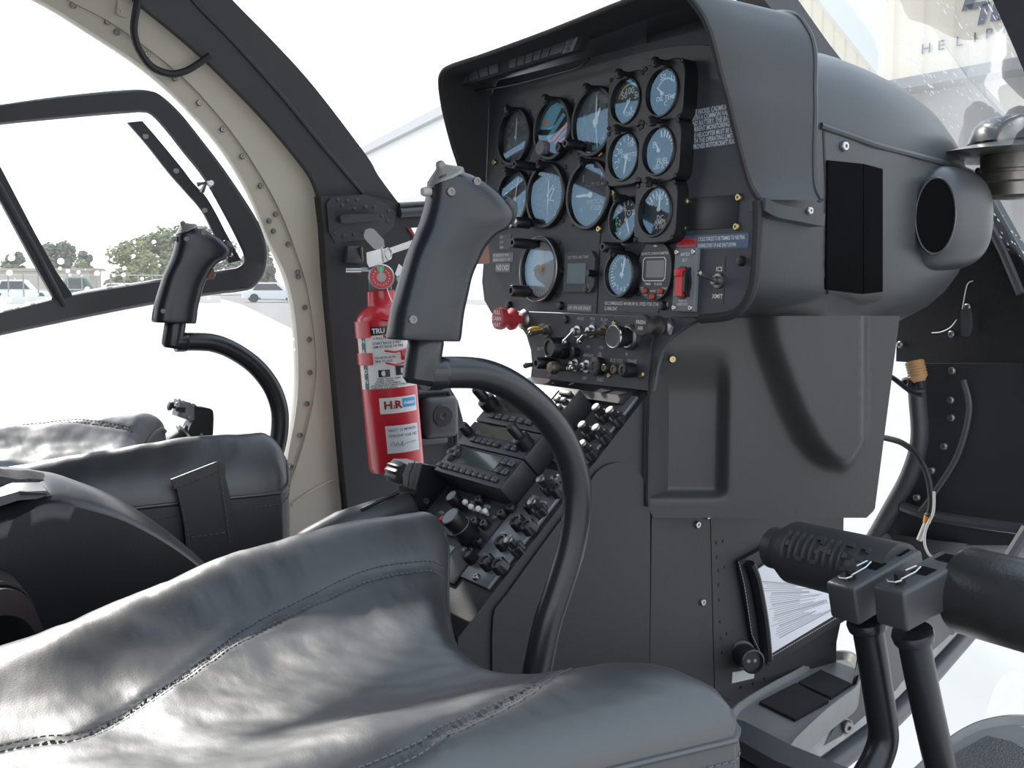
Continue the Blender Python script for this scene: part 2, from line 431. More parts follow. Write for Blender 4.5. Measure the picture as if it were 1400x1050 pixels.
tk = lambda a0, a1, n, l=.004, w=.00035, m=1: ('ticks', a0, a1, n, l, w, m)
gauge('airspeed_indicator', 'black airspeed gauge with green tick scale, upper left of the instrument panel', 701, 187, .0375,
      [tk(-150, 150, 50, .0035, .0003, 2), tk(-150, 150, 25, .006, .0004, 2)] + [('num', -150 + 30 * i, str(20 * i), .0055, .6, 1) for i in range(1, 10)] + [('arc', 170, 275, .72, .0015, 2), ('needle', 2, .8, .0008, 1), ('txt', 0, -.25, 'KNOTS', .004, 7)])
at_ = gauge('attitude_indicator', 'attitude indicator with tilted blue and brown ball and orange bars between airspeed gauge and altimeter', 754, 176, .0385,
      [('poly', [(-.98, .1), (-.8, .55), (-.4, .88), (.05, .98), (.5, .85), (.85, .5), (.97, .12), (.4, -.05)], 5), ('poly', [(-.35, -.1), (.35, .75), (.75, .6), (.85, .3), (-.1, -.35)], 0, .0008), ('poly', [(-.55, -.25), (.45, .55), (.62, .45), (-.35, -.38)], 5, .001),
       ('poly', [(-.2, -.35), (.8, .25), (.83, .18), (-.1, -.45)], 4, .001), ('poly', [(-.05, -.5), (.9, .05), (.9, 0), (0, -.57)], 4, .001),
       ('poly', [(-.6, -.4), (-.15, -.33), (-.15, -.42), (-.6, -.5)], 4, .0012), ('poly', [(.3, -.42), (.85, -.3), (.85, -.4), (.3, -.5)], 4, .0012), ('poly', [(-.85, .35), (-.5, .2), (-.45, .28), (-.8, .45)], 4, .0012),
       ('ticks', -40, 40, 8, .007, .0006, 1)], depth=.008)
gauge('altimeter', 'black altimeter with white pointers and small pressure window, right of the attitude indicator', 810, 166, .041,
      [tk(0, 360, 50, .003), tk(0, 360, 10, .006, .0005)] + [('num', 36 * i, str(i), .011, .68, 1) for i in range(10)] + [('txt', -.1, .2, 'ALT', .006, 1), ('poly', [(-.15, -.75), (.35, -.75), (.35, -.92), (-.15, -.92)], 5), ('needle', 0, .9, .0012, 1), ('needle', 25, .5, .002, 1), ('needle', 170, .95, .0007, 1)])
gauge('torque_gauge', 'torque gauge marked 50 and 100 with yellow arc, at the top of the double column', 855, 138, .0275,
      [('arc', -75, -15, .78, .0022, 3), ('arc', -15, 40, .78, .0022, 2), ('num', -50, '50', .0075, .55, 1), ('num', 0, '100', .0075, .52, 1), ('num', 65, '50', .0075, .6, 1), ('txt', .15, -.55, 'TORQUE', .0055, 1), ('txt', .15, -.35, '%', .005, 1), ('needle', 215, .62, .001, 1)], square=.0315, depth=.012, face_mat=8)
gauge('oil_temperature_gauge', 'square-cased oil temperature gauge with yellow-green arc at the top right of the gauges', 905, 126, .0275,
      [('arc', -60, -5, .6, .0022, 3), ('arc', -5, 50, .6, .0022, 2), ('num', -20, '50', .006, .8, 1), ('num', 40, '150', .006, .8, 1), ('txt', 0, -.2, 'OIL TEMP', .006, 1), ('txt', 0, -.45, 'C', .006, 1), ('needle', -50, .5, .001, 1, .1, (-.2, 0))], square=.033, depth=.02, face_mat=0)
gauge('oil_pressure_gauge', 'oil pressure gauge with white needle pointing down, under the torque gauge', 852, 214, .0285,
      [tk(-120, 60, 9, .004), ('num', -100, '0', .0055, .62, 1), ('num', -60, '50', .0055, .62, 1), ('num', 20, '150', .0055, .62, 1), ('txt', .1, .1, 'OIL PRESS', .005, 1), ('txt', .1, -.1, 'PSI', .005, 1), ('needle', 190, .8, .0012, 1)], square=.032, depth=.012, face_mat=8)
gauge('fuel_gauge', 'square-cased fuel quantity gauge marked FUEL LBS X 100, below the oil temperature gauge', 900, 206, .0275,
      [tk(-10, 80, 6, .006, .0005), ('num', -60, 'E', .0065, .7, 1), ('num', 85, 'F', .0065, .7, 1), ('txt', .05, -.42, 'FUEL', .007, 1), ('txt', .05, -.65, 'LBS X 100', .0055, 1), ('needle', -35, .5, .001, 1, .05, (-.2, .05))], square=.033, depth=.02, face_mat=8)
gauge('manifold_gauge', 'half hidden round gauge with red mark behind the head of the near control stick', 700, 271, .0375,
      [tk(-140, 140, 28, .004), tk(-140, 140, 7, .007, .0005)] + [('num', -140 + 40 * i, str(10 + 5 * i), .007, .62, 1) for i in range(8)] + [('arc', -95, -80, .8, .003, 4), ('needle', 12, .85, .001, 1)])
gauge('gyro_compass', 'directional gyro compass card with white aircraft outline, left gauge of the middle row', 745, 267, .041,
      [tk(0, 360, 72, .004), tk(0, 360, 36, .006, .0004)] + [('num', 30 * i, t, .0085, .68, 1) for i, t in enumerate(['N', '3', '6', 'E', '12', '15', 'S', '21', '24', 'W', '30', '33'])] + [('needle', 0, .6, .0007, 1, .6), ('needle', 45, .4, .0006, 1, .1, (.05, .1)), ('needle', 215, .45, .0006, 1, .1, (.35, .2)), ('needle', 100, .35, .0006, 1, 0, (.08, -.15))])
gauge('vertical_speed_indicator', 'vertical speed gauge reading zero with white horizontal pointer, below the altimeter', 803, 266, .0415,
      [tk(0, 360, 40, .004), tk(0, 360, 10, .007, .0005), ('num', 40, '1', .009, .75, 1), ('num', -40, '1', .009, .75, 1), ('num', 135, '2', .011, .72, 1), ('num', -135, '2', .009, .75, 1), ('txt', .2, .35, '1000 FT PER MIN', .0045, 1), ('txt', .22, -.22, 'VERTICAL', .006, 1), ('txt', .22, -.42, 'SPEED', .006, 1), ('needle', -90, .8, .0016, 1, .1)])
gauge('turbine_temperature_gauge', 'small turbine temperature gauge marked TOT with red mark, left of the ammeter', 852, 300, .0262,
      [tk(-140, 120, 13, .004), ('arc', -60, -40, .75, .004, 4), ('arc', -120, -60, .82, .002, 2), ('txt', .1, .35, 'TOT', .007, 1), ('num', -100, '2', .006, .6, 1), ('num', -20, '6', .006, .6, 1), ('num', 50, '8', .006, .6, 1), ('needle', 160, .75, .001, 1)], depth=.008, face_mat=8)
gauge('ammeter', 'square-cased direct current ammeter marked DC AMPS, lowest of the right column', 895, 289, .0285,
      [tk(-60, 60, 8, .005, .0005), ('num', -50, '0', .006, .65, 1), ('num', 0, '100', .006, .65, 1), ('num', 50, '2', .006, .65, 1), ('txt', .1, -.25, 'DC', .006, 1), ('txt', .1, -.45, 'AMPS', .006, 1), ('txt', .1, -.65, 'X 100', .005, 1), ('needle', 3, .7, .0011, 1, .0, (.05, .1))], square=.0335, depth=.017, face_mat=8)
gauge('compressor_speed_gauge', 'small gauge with long white needle and dotted lower scale, above the minimum speed placard', 846, 375, .0265,
      [tk(-130, 130, 26, .003), ('arc', -70, -50, .7, .003, 4)] + [('num', 100 + 22 * i, str(i), .0055, .72, 1) for i in range(8)] + [('txt', 0, .45, 'N1', .006, 1), ('needle', 12, .9, .0012, 1)], depth=.012, face_mat=8)
gauge('turn_indicator', 'large gauge in a thin silver ring with pale painted reflection, lower left of the panel', 736, 368, .0405,
      [('txt', -.3, .1, 'OFF', .007, 1), ('txt', -.3, -.12, 'N 52 E', .006, 1), ('ticks', 140, 220, 8, .004, .0004, 1), ('needle', 5, .75, .0012, 3)], depth=.008, face_mat=7, ring=steel_m, post=False)  # grey dial colour stands in for the bright reflection in its glass

# attitude caging knobs, long lamp posts and adjusting knobs (axis = panel normal)
def rodknob(name, x, y, ln, r, m=black_m, prof=None, par=None):
    p = PP(x, y, 0); mb = MB()
    mb.lathe(p, PN, prof or [(r * .55, 0), (r * .55, ln * .2), (r, ln * .22), (r, ln * .93), (r * .8, ln), (r * .45, ln), (r * .4, ln * .93), (0, ln * .93)], 16)
    return mb.build(name, m, par or panel)
for (x, y, ln, r) in [(738, 335, .042, .0065), (728, 306, .026, .007), (737, 229, .038, .0055), (800, 200, .03, .006), (852, 340, .03, .006)]:
    rodknob('lamp_post', x, y, ln, r)
rodknob('dimmer_knob', 727, 399, .032, .0078)
rodknob('cage_knob', 748, 203, .012, .009, placg_m)
rodknob('setting_knob', 775, 203, .014, .006)

# outside air temperature display
oat = thing('temperature_display', 'small rectangular air temperature display with blue-grey window, right of the silver-ringed gauge', 'display', PP(796, 373, 0))
q = [puw(*k) for k in [(775, 352), (816, 350), (816, 392), (771, 391)]]
uc, wc = puw(795, 372)
mb = MB()
P = [(-.03, -.024), (.023, -.024), (.03, -.016), (.03, .016), (.023, .024), (-.03, .024)]
mb.prism([P3(uc + a, wc + b, 0) for a, b in P], PN * .004); mb.build('bezel', panel_m, oat)
mb = MB(); mb.mt(0).box(P3(uc - .004, wc - .002, .0042), (.036, .001, .024), (PU, PN, PW)); mb.mt(1).text('OUTSIDE AIR TEMP', .0048, lambda X, Y: P3(uc - .002 + X, wc + .0175 + Y, .0046)); mb.text('C', .005, lambda X, Y: P3(uc + .02 + X, wc - .017 + Y, .0046))
mb.build('screen', [mat('lcd_blue', (.06, .12, .16), .3), grey_m], oat)
mb = MB(); mb.lathe(P3(uc + .029, wc - .002, .002), PN, [(.004, 0), (.004, .012), (0, .012)], 12); mb.build('knob', black_m, oat)

# chronometer
ch = thing('chronometer', 'oval black quartz chronometer with grey screen and three red buttons', 'clock', PP(900, 371, 0))
uc, wc = puw(900, 371)
n = 40; P = []
for i in range(n):
    t = 2 * math.pi * i / n; k = 2.3; ct, st = math.cos(t), math.sin(t); qq = 1 / ((abs(ct) ** k + abs(st) ** k) ** (1 / k)); P.append((.0275 * qq * ct, .0315 * qq * st))
mb = MB().prism([P3(uc + a, wc + b, 0) for a, b in P], PN * .006); mb.build('case', plac_m, ch)
mb = MB()
R0 = [(-.019, -.012), (-.016, -.015), (.016, -.015), (.019, -.012), (.019, .008), (.016, .011), (-.016, .011), (-.019, .008)]
def rr_(P, d): return [P3(uc + a * d, wc + .004 + (b) * d, .0063) for a, b in P]
o_ = rr_(R0, 1.0); i_ = rr_(R0, .93)
mb.mt(1)
for i in range(8): mb.face([o_[i], o_[(i + 1) % 8], i_[(i + 1) % 8], i_[i]])
mb.mt(0).face([P3(uc - .013, wc - .007, .0064), P3(uc + .0165, wc - .007, .0064), P3(uc + .0165, wc + .0115, .0064), P3(uc - .013, wc + .0115, .0064)])
mb.mt(2)
for (a, b, t, sz) in [(0, .019, 'QUARTZ CHRONOMETER', .0038), (-.009, -.014, 'TIMER', .0038), (.008, -.014, 'CLOCK', .0038), (-.018, -.0185, 'SET', .0032), (.0185, -.0185, 'START', .0032), (0, -.0215, 'MODE', .0032), (-.011, -.026, 'RST', .0032), (.011, -.026, 'STOP', .0032)]:
    mb.text(t, sz, lambda X, Y: P3(uc + a + X, wc + b + Y, .0064))
mb.face([P3(uc - .004, wc + .027, .0064), P3(uc, wc + .0255, .0064), P3(uc + .005, wc + .0268, .0064), P3(uc, wc + .0285, .0064)])
mb.build('screen', [mat('lcd_grey', (.22, .23, .22), .4), white_m, white_m], ch)
for a, b in [(-.0125, -.0215), (0, -.0265), (.0125, -.0215)]:
    MB().lathe(P3(uc + a, wc + b - (.0 if a else .001), .005), PN, [(.0036, 0), (.0036, .003), (.0025, .0042), (0, .0045)], 14).build('red_button', mat('button_red', (.4, .05, .035), .4), ch)

# red guarded switch plate
elt = thing('emergency_beacon_switch', 'small silver switch plate with red rocker and corner screws, under the caution placard', 'switch', PP(945, 380, 0))
uc, wc = puw(941, 383)
MB().box(P3(uc, wc, .003), (.033, .006, .066), (PU, PN, PW), .001).build('plate', placg_m, elt)
MB().prism([P3(uc + .0 + .012 * math.cos(t * math.pi / 12), wc - .003 + .017 * math.sin(t * math.pi / 12), .006) for t in range(24)], PN * .004).build('switch_collar', black_m, elt)
mb = MB(); mb.prism([P3(uc - .0055, wc - .017, .008), P3(uc + .006, wc - .017, .008), P3(uc + .006, wc + .011, .008), P3(uc - .0055, wc + .011, .008)], PN * .006); mb.box(P3(uc, wc + .007, .0145), (.0115, .003, .008), (PU, PN, PW), .001); mb.build('rocker', redp_m, elt)
mb = MB()
mb.prism([P3(uc + .0065, wc + d * math.cos(0), .006) for d in (-.018, .013)] + [P3(uc + .0065, wc + .008, .014), P3(uc + .0065, wc - .013, .014)], PU * .0035); mb.build('guard', black_m, elt)
for a in (-1, 1):
    for b in (-1, 1):
        mb = MB(); screw(mb, P3(uc + a * .0125, wc + b * .029, .006), PN, .003, .002); mb.build('screw', steel_m, elt)
mb = MB()
for b, t in [(.0265, 'ARTEX'), (.0205, 'ELT'), (-.022, 'PRESS TO'), (-.0255, 'RESET/TEST')]: mb.text(t, .0045 if b > 0 else .0032, lambda X, Y: P3(uc + X, wc + b + Y, .0063))
mb.build('lettering', white_m, elt)

# ------------------------------------------------------------------ placards
def placard(name, x0, y0, x1, y1, hgt, bg, lines, size, ink=white_m, par=None, align='LEFT', th=.0006, lab=None, base=0.0, sx=1.0):
    """from pixel of left-middle to right-middle on the panel"""
    a = puw(x0, y0); b = puw(x1, y1); w = (a[1] + b[1]) / 2
    mb = MB(); mb.mt(0).box(P3((a[0] + b[0]) / 2, w, base + th / 2), (b[0] - a[0], th, hgt), (PU, PN, PW))
    mb.mt(1); n = len(lines)
    for i, t in enumerate(lines):
        yy = w + hgt * (.5 - (i + .5) / n); 
        if align == 'LEFT': mb.text(t, size, lambda X, Y: P3(a[0] + .002 + X, yy + Y, base + th + .0002), 'LEFT', sx)
        else: mb.text(t, size, lambda X, Y: P3((a[0] + b[0]) / 2 + X, yy + Y, base + th + .0002), 'CENTER', sx)
    o = mb.build(name, [bg, ink], par or panel)
    if lab: part_label(o, lab)
    return o
placard('placard', 943, 166, 1003, 157, .0235, placb_m, ['THE NICKEL CADMIUM BATTERY', 'WITH A COMMON VALVE RES-', 'AND BATTERY. THE BATTERY TE', 'CURRENT MONITORING SYSTEM'], .0072, lab='blue battery placard with white lettering', sx=.72)
placard('placard', 942, 193, 1006, 186, .0175, placb_m, ['THE HELICOPTER MUST BE OPERATED', 'WITH THE OPERATING LIMITATIONS', 'APPROVED ROTORCRAFT FLIGHT MANUAL'], .0068, lab='blue operating limits placard with white lettering', sx=.7)
cp = placard('placard', 925, 333, 1024, 328, .0145, placb_m, [' ', ' '], .006, lab='caution placard with red field')
a = puw(925, 333); b = puw(1024, 328); w = (a[1] + b[1]) / 2
MB().mt(0).box(P3(a[0] + .017, w, .001), (.028, .0008, .0085), (PU, PN, PW)).mt(1).text('CAUTION', .0072, lambda X, Y: P3(a[0] + .017 + X, w + Y, .0016), 'CENTER', .8).build('caution_field', [redp_m, plac_m], cp)
mb = MB()
for i, t in enumerate(['CYCLIC FORCES TO BE TRIMMED TO NEUTRAL', 'DURING START UP AND SHUT DOWN']): mb.text(t, .0056, lambda X, Y: P3(a[0] + .034 + X, w + .0032 - i * .0068 + Y, .0012), 'LEFT', .56)
mb.build('lettering', white_m, cp)
placard('placard', 826, 417, 901, 421, .0125, plac_m, ['RECOMMENDED MINIMUM N1 SPEED FOR STARTING IS', '12 PERCENT'], .0055, lab='black minimum speed placard', sx=.8)
placard('placard', 776, 421, 809, 421, .008, placg_m, ['GPS VFR USE ONLY'], .0052, lab='grey strip reading GPS VFR USE ONLY', align='C')
placard('placard', 674, 352, 702, 352, .012, placg_m, ['FLT IN ICE NOT PERM', 'UNDER COVER OF TIME'], .0045, lab='grey two-line placard', sx=.85)
placard('placard', 678, 366, 698, 366, .0115, placg_m, ['N51XD'], .0095, lab='grey registration placard', align='C', sx=1.0)
placard('placard', 683, 331, 699, 331, .02, plac_m, ['ON', 'OFF', 'DIM'], .005, lab='small grey placard behind a lamp post')
placard('placard', 977, 362, 992, 362, .017, plac_m, [' ', 'ICS'], .0065, lab='black strip reading ICS', align='C')
placard('placard', 973, 405, 990, 405, .016, plac_m, ['XMIT'], .0065, lab='black strip reading XMIT', align='C')

# ------------------------------------------------------------------ switches
def toggle(x, y, tip, m=steel_m, base=.0015, par=None, r=.0078, ball=.0028, ln=None):
    """tip = (u, w, out) of the lever end relative to the nut"""
    c = PP(x, y, base); s_ = MB()
    s_.lathe(c, PN, [(r, 0), (r, .003), (r * .8, .0035), (r * .6, .0035), (r * .6, .009), (r * .4, .0095), (0, .0095)], 12)
    o = s_.build('toggle_switch', m, par or panel)
    e = c + PU * tip[0] + PW * tip[1] + PN * tip[2]
    l = MB(); l.tube([c + PN * .007, c.lerp(e, .5) + PN * .004, e], [.0024, .0025, .0032], 10); l.ball(e, ball * 1.25, 12)
    l.build('lever', m, o)
    return o
toggle(791, 454, (.006, -.012, .024)); toggle(811, 453, (.006, -.012, .024)); toggle(827, 454, (.0, -.004, .028), bronze_m)
toggle(749, 453, (.0, -.004, .026), bronze_m); 
toggle(743, 451, (.002, -.004, .02), bronze_m)
toggle(788, 499, (.004, -.004, .014)); toggle(804, 501, (.0, -.002, .024))
toggle(745, 497, (-.004, -.003, .026), bronze_m)
toggle(984, 384, (.002, .006, .03), dull_m, 0)
mb = MB(); c = PP(741, 451, .0015); mb.ball(PP(733, 451.5, .012), .0062, 14, (1.3, 2.0, .8), (PU, PN, PW)); part_label(mb.build('toggle_cap', mat('yellow_cap', (.45, .3, .02), .5), panel), 'yellow switch cap')
rodknob('rotary_knob', 772, 476, .03, .0135, black_m, [(.0135, 0), (.0135, .004), (.0125, .006), (.0125, .022), (.011, .024), (.009, .024), (.0085, .022), (0, .022)])
rodknob('rotary_knob', 757, 496, .02, .009, dull_m, [(.009, 0), (.009, .012), (.007, .014), (.0068, .018), (0, .018)])
rodknob('rotary_knob', 760, 497, .03, .0075, black_m)
rodknob('push_knob', 778, 503, .03, .007, bronze_m, [(.004, 0), (.004, .018), (.0075, .019), (.008, .026), (.006, .029), (0, .03)])
rodknob('selector_knob', 823, 501, .012, .011, black_m)
rodknob('volume_knob', 868, 506, .018, .0085, black_m); rodknob('volume_knob', 851, 505, .014, .0055, bronze_m); rodknob('volume_knob', 836, 503, .012, .0045, bronze_m)
rodknob('lamp_lens', 778, 482, .014, .006, black_m); rodknob('lamp_lens', 791, 482, .01, .006, black_m); rodknob('lamp_lens', 760, 468, .01, .006, black_m)
mb = MB(); screw(mb, PP(878, 512, .001), PN, .0045, .003); mb.build('gold_screw', brass_m, panel)
mb = MB(); screw(mb, PP(834, 513, .001), PN, .003, .003); mb.build('gold_screw', brass_m, panel)
mb = MB(); screw(mb, PP(841, 442, .001), PN, .003, .003); mb.build('gold_screw', brass_m, panel)
# silver ringed lamp pushed out of its seat
p = PP(864, 461, .0015)
rl = MB().lathe(p, PN, [(.0145, 0), (.0145, .006), (.012, .008), (.0105, .008), (.0105, .002), (0, .002)], 24).build('key_switch', dull_m, panel)
mb = MB().lathe(PP(864, 461, .004), PN, [(.0075, 0), (.0085, .012), (.0115, .014), (.0125, .02), (.0125, .026), (.0115, .027), (0, .0265)], 24); mb.build('button', black_m, rl)
MB().torus(PP(864, 461, .004) + PN * .026, PN, .0122, .0013, 32, 8).build('silver_ring', mat('chrome', (.8, .8, .8), .2, 1.0), rl)
# fresh air pull knob
def pull(name, x, y, ln, r, m, txt, nutm, lab, shaft):
    p = PP(x, y, 0)
    o = MB().lathe(p, PN, [(r * .95, 0), (r * .95, .003), (r * .7, .007), (r * .45, .008), (0, .008)], 6 if nutm is dull_m else 20).build(name, nutm, panel); part_label(o, lab)
    MB().cyl(p + PN * .005, p + PN * ln, r * .42, n=16).build('shaft', shaft, o)
    mb = MB().mt(0).lathe(p + PN * ln, PN, [(r * .4, 0), (r * 1.0, .002), (r * 1.05, .006), (r * .55, .010), (r * .55, .014), (r * .95, .017), (r * 1.05, .021), (r * 1.0, .026), (0, .0265)], 24)
    mb.mt(1)
    for i, t in enumerate(txt): mb.text(t, r * .52, lambda X, Y: p + PN * (ln + .0272) + PU * X + PW * (Y + r * (.5 * (len(txt) - 1) - i) * .58))
    mb.build('pull_knob', [m, placg_m if m is redp_m else white_m], o)
    return o
pull('cabin_heat_control', 718, 437, .016, .0135, mat('faded_red', (.5, .035, .045), .45), ['PULL', 'CABIN', 'HEAT'], steel_m, 'red pull knob on a threaded collar', mat('faded_red', (.4, .05, .06), .45))
pull('fresh_air_control', 914, 446, .012, .0108, mat('dark_brown_knob', (.03, .024, .022), .45), ['FRESH', 'AIR'], dull_m, 'brown knob reading FRESH AIR', black_m)
for (x, y, t, sz) in [(796, 436, 'PITOT', .0048), (812, 436, 'POS', .0048), (812, 442, 'LTS', .0048), (828, 437, 'BL-SH', .0048), (828, 442, 'LTS', .0045), (806, 486, 'ANTI-ICE', .005), (822, 485, '|||', .008), (822, 489, 'GEN', .006), (845, 493, 'BUS VOL', .006), (866, 494, 'SPARE', .006), (859, 484, 'IR', .005), (741, 477, 'BATT', .006), (752, 513, 'ON', .005), (801, 517, 'OFF', .005), (823, 519, 'INST', .006), (806, 474, 'OFF', .0045), (824, 475, 'ON', .0045)]:
    u_, w_ = puw(x, y); MB().text(t, sz, lambda X, Y: P3(u_ + X, w_ + Y, .0021)).build('switch_label', grey_m, panel)
# ================================================================== hood
RP, RN = V((0, -.05, 1.58)), V((0, 1, .37)).normalized()
rim_px = [(662, 352), (650, 300), (634, 250), (625, 220), (617, 195), (606, 150), (601, 115), (604, 98), (618, 88), (666, 72), (751, 41), (854, 0), (895, -14), (918, -19), (938, -14), (952, 0), (967, 22), (978, 51), (991, 103), (1001, 140), (1017, 208), (1030, 252), (1043, 273)]
rim = [V(p) for p in cr([on(x, y, RP, RN) for x, y in rim_px], 5)]
cx, cz = .016, 1.62
def sc_(p, kx, kz, dy): return V((cx + (p.x - cx) * kx, p.y + dy, cz + (p.z - cz) * kz))
def nearY(p, y): return y - p.y
inner_rim = [sc_(p, .972, .976, .0) for p in rim]
inner_rim2 = [sc_(p, .962, .968, .012) for p in rim]
backs = [V((min(max(cx + (p.x - cx) * .962, -.238), .25), 0, cz + (p.z - cz) * .968)) for p in rim]
for b in backs: b.y = PO.y + (b.z - PO.z) * math.tan(rad(3)) + .0015
def wide(p, k):  # outer shell going forward towards the windshield
    q = V(p); q.x = cx + (p.x - cx) * (1 + .105 * k); q.y = p.y + (.005 - p.y) * k; q.z = p.z - .012 * k * min(1, max(0, (p.z - 1.64) / .1)); return q
outs = [[wide(p, k) for p in rim] for k in (0.03, .35, .7, 1.0)]
rear_in = [sc_(p, .985, .985, .001) for p in outs[-1]]
mb = MB()
mb.loft([inner_rim, [sc_(p, .99, .99, -.003) for p in rim]] + outs + [rear_in], cap=False, closed=False)
mb.build('hood', hood_m, panel)
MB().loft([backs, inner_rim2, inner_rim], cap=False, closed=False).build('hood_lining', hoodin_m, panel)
MB().tube([sc_(p, .986, .988, -.001) for p in rim], .0032, 8).build('rim_trim', rub_m, panel)
k0 = next(i for i, p in enumerate(outs[-1]) if p.x > .2)
MB().tube([p + V((-.002, 0, 0)) for p in outs[-1][k0:]], .0036, 8).build('rear_edge', hood_m, panel)
# flap lip strip under the right cheek
lip = [onX(1043, 276, .272), onX(1060, 285, .279), onX(1090, 291, .284), onX(1124, 298, .287)]
mb = MB()
A_ = [V(p) + V((.004, 0, .004)) for p in cr(lip, 6)]; B_ = [V(p) + V((.003, 0, -.0085)) for p in cr(lip, 6)]
mb.sheet(A_, B_, 24, V((-.022, 0, 0))); o = mb.build('cheek_lip', hood_m, panel)
mb = MB(); screw(mb, onX(1106, 288, .2895), V((1, 0, 0)), .0042, .003); mb.build('screw', steel_m, o)
# caution light strip under the hood
YS = -.088
mb = MB(); A0 = onY(612, 107, YS); A1 = onY(800, 44, YS); B0 = onY(618, 122, YS); B1 = onY(790, 68, YS)
mb.prism([A0, A1, B1, B0], V((0, .01, 0))); st = mb.build('warning_light_strip', hoodin_m, panel)
lens_m = mat('lens_dark_grey', (.06, .07, .085), .35)
fr = [.03, .1, .17, .26, .34, .42, .5, .56, .62, .68, .74, .8, .9]
for i in range(len(fr) - 1):
    a, b = fr[i] + .006, fr[i + 1] - .004
    if i == 5: continue
    q = [A0.lerp(A1, a).lerp(B0.lerp(B1, a), .12), A0.lerp(A1, b).lerp(B0.lerp(B1, b), .12), A0.lerp(A1, b).lerp(B0.lerp(B1, b), .85), A0.lerp(A1, a).lerp(B0.lerp(B1, a), .85)]
    MB().prism([p + V((0, -.002, 0)) for p in q], V((0, .003, 0))).build('lens', lens_m, st)
a, b = .905, .965
q = [A0.lerp(A1, a).lerp(B0.lerp(B1, a), .05), A0.lerp(A1, b).lerp(B0.lerp(B1, b), .05), A0.lerp(A1, b).lerp(B0.lerp(B1, b), .98), A0.lerp(A1, a).lerp(B0.lerp(B1, a), .98)]
mb = MB().mt(0).prism([p + V((0, -.0025, 0)) for p in q], V((0, .003, 0))); mb.mt(1)
for i in range(4):
    c_ = q[0].lerp(q[3], .15 + .23 * i).lerp(q[1].lerp(q[2], .15 + .23 * i), .5)
    mb.text(['PRESS', 'TO', 'TEST', 'DIM'][i], .006, lambda X, Y: c_ + V((X, -.003, Y)))
part_label(mb.build('test_placard', [placg_m, plac_m], st), 'small light grey test placard')
mb = MB(); mb.tube([onY(x, y, -.07) for x, y in cr([(650, 124), (700, 116), (750, 103), (790, 92), (805, 80)], 6)], .0016, 6); mb.build('lamp_wire', black_m, st)

# ================================================================== cowl body
ST = [(-.045, .250, 1.752, 1.462), (.0, .256, 1.760, 1.456), (.1, .262, 1.762, 1.446), (.18, .257, 1.752, 1.434), (.25, .243, 1.738, 1.436), (.31, .223, 1.718, 1.448), (.36, .2, 1.694, 1.468), (.40, .176, 1.668, 1.49), (.44, .14, 1.64, 1.515), (.47, .10, 1.615, 1.54), (.485, .06, 1.595, 1.56), (.492, .02, 1.582, 1.572)]
def st_at(y):
    y = min(max(y, ST[0][0]), ST[-1][0])
    for a, b in zip(ST, ST[1:]):
        if a[0] <= y <= b[0]:
            t = (y - a[0]) / (b[0] - a[0]); return [a[i] + (b[i] - a[i]) * t for i in range(1, 4)]
NE = 3.6
def cowlX(y, z):
    a, zt, zb = st_at(y); c = (zt + zb) / 2; h = (zt - zb) / 2; q = min(.999, abs((z - c) / h))
    return cx + a * (1 - q ** NE) ** (1 / NE)
def cowl(x, y, off=0):
    X = .28
    for _ in range(14):
        p = onX(x, y, X); X = .5 * X + .5 * (cowlX(p.y, p.z) + off)
    return onX(x, y, X)
rings = []
for st_ in cr(ST, 4):
    y, a, zt, zb = st_; c = (zt + zb) / 2; h = (zt - zb) / 2; R_ = []
    for i in range(64):
        t = 2 * math.pi * i / 64; ct, stt = math.cos(t), math.sin(t); k = 1 / ((abs(ct) ** NE + abs(stt) ** NE) ** (1 / NE))
        R_.append(V((cx + a * k * ct, y, c + h * k * stt)))
    rings.append(R_)
MB().loft(rings).build('cowl', cowl_m, panel, ang=50)
# ridge, door seam, patch and scoop on the right side
ridge = [cowl(x, y, .001) for x, y in cr([(1122, 172), (1160, 185), (1200, 199), (1250, 212), (1300, 226), (1336, 238)], 5)]
MB().tube(ridge, .0036, 8).build('cowl_ridge', cowl_m, panel)
MB().tube([cowl(x, y, -.001) for x, y in cr([(1124, 174), (1126, 230), (1130, 300), (1131, 400)], 5)], .0025, 6).build('seam', dark_m, panel)
def patch(name, q, m, off=.0025, lab=None, nu=10, nv=14):
    rows = []
    for i in range(nv + 1):
        t = i / nv; A = (q[0][0] + (q[3][0] - q[0][0]) * t, q[0][1] + (q[3][1] - q[0][1]) * t); B = (q[1][0] + (q[2][0] - q[1][0]) * t, q[1][1] + (q[2][1] - q[1][1]) * t)
        rows.append([cowl(A[0] + (B[0] - A[0]) * j / nu, A[1] + (B[1] - A[1]) * j / nu, off) for j in range(nu + 1)])
    o = MB().grid(rows, V((-.005, 0, 0))).build(name, m, panel)
    if lab: part_label(o, lab)
patch('velcro_patch', [(1132, 219), (1180, 224), (1180, 402), (1130, 396)], velcro_m, .003, 'wide black hook-and-loop strip')
patch('velcro_patch', [(1181, 224), (1207, 231), (1207, 399), (1181, 402)], velcro_m, .0022, 'narrow black hook-and-loop strip')
mb = MB(); screw(mb, cowl(1153, 200, .001), V((1, 0, 0)), .0055, .004); mb.build('screw', steel_m, panel)
c0 = cowl(1290, 299); 
bl = []
C_ = V((c0.x - .012, c0.y, c0.z))
N2 = 3.0
rows = []
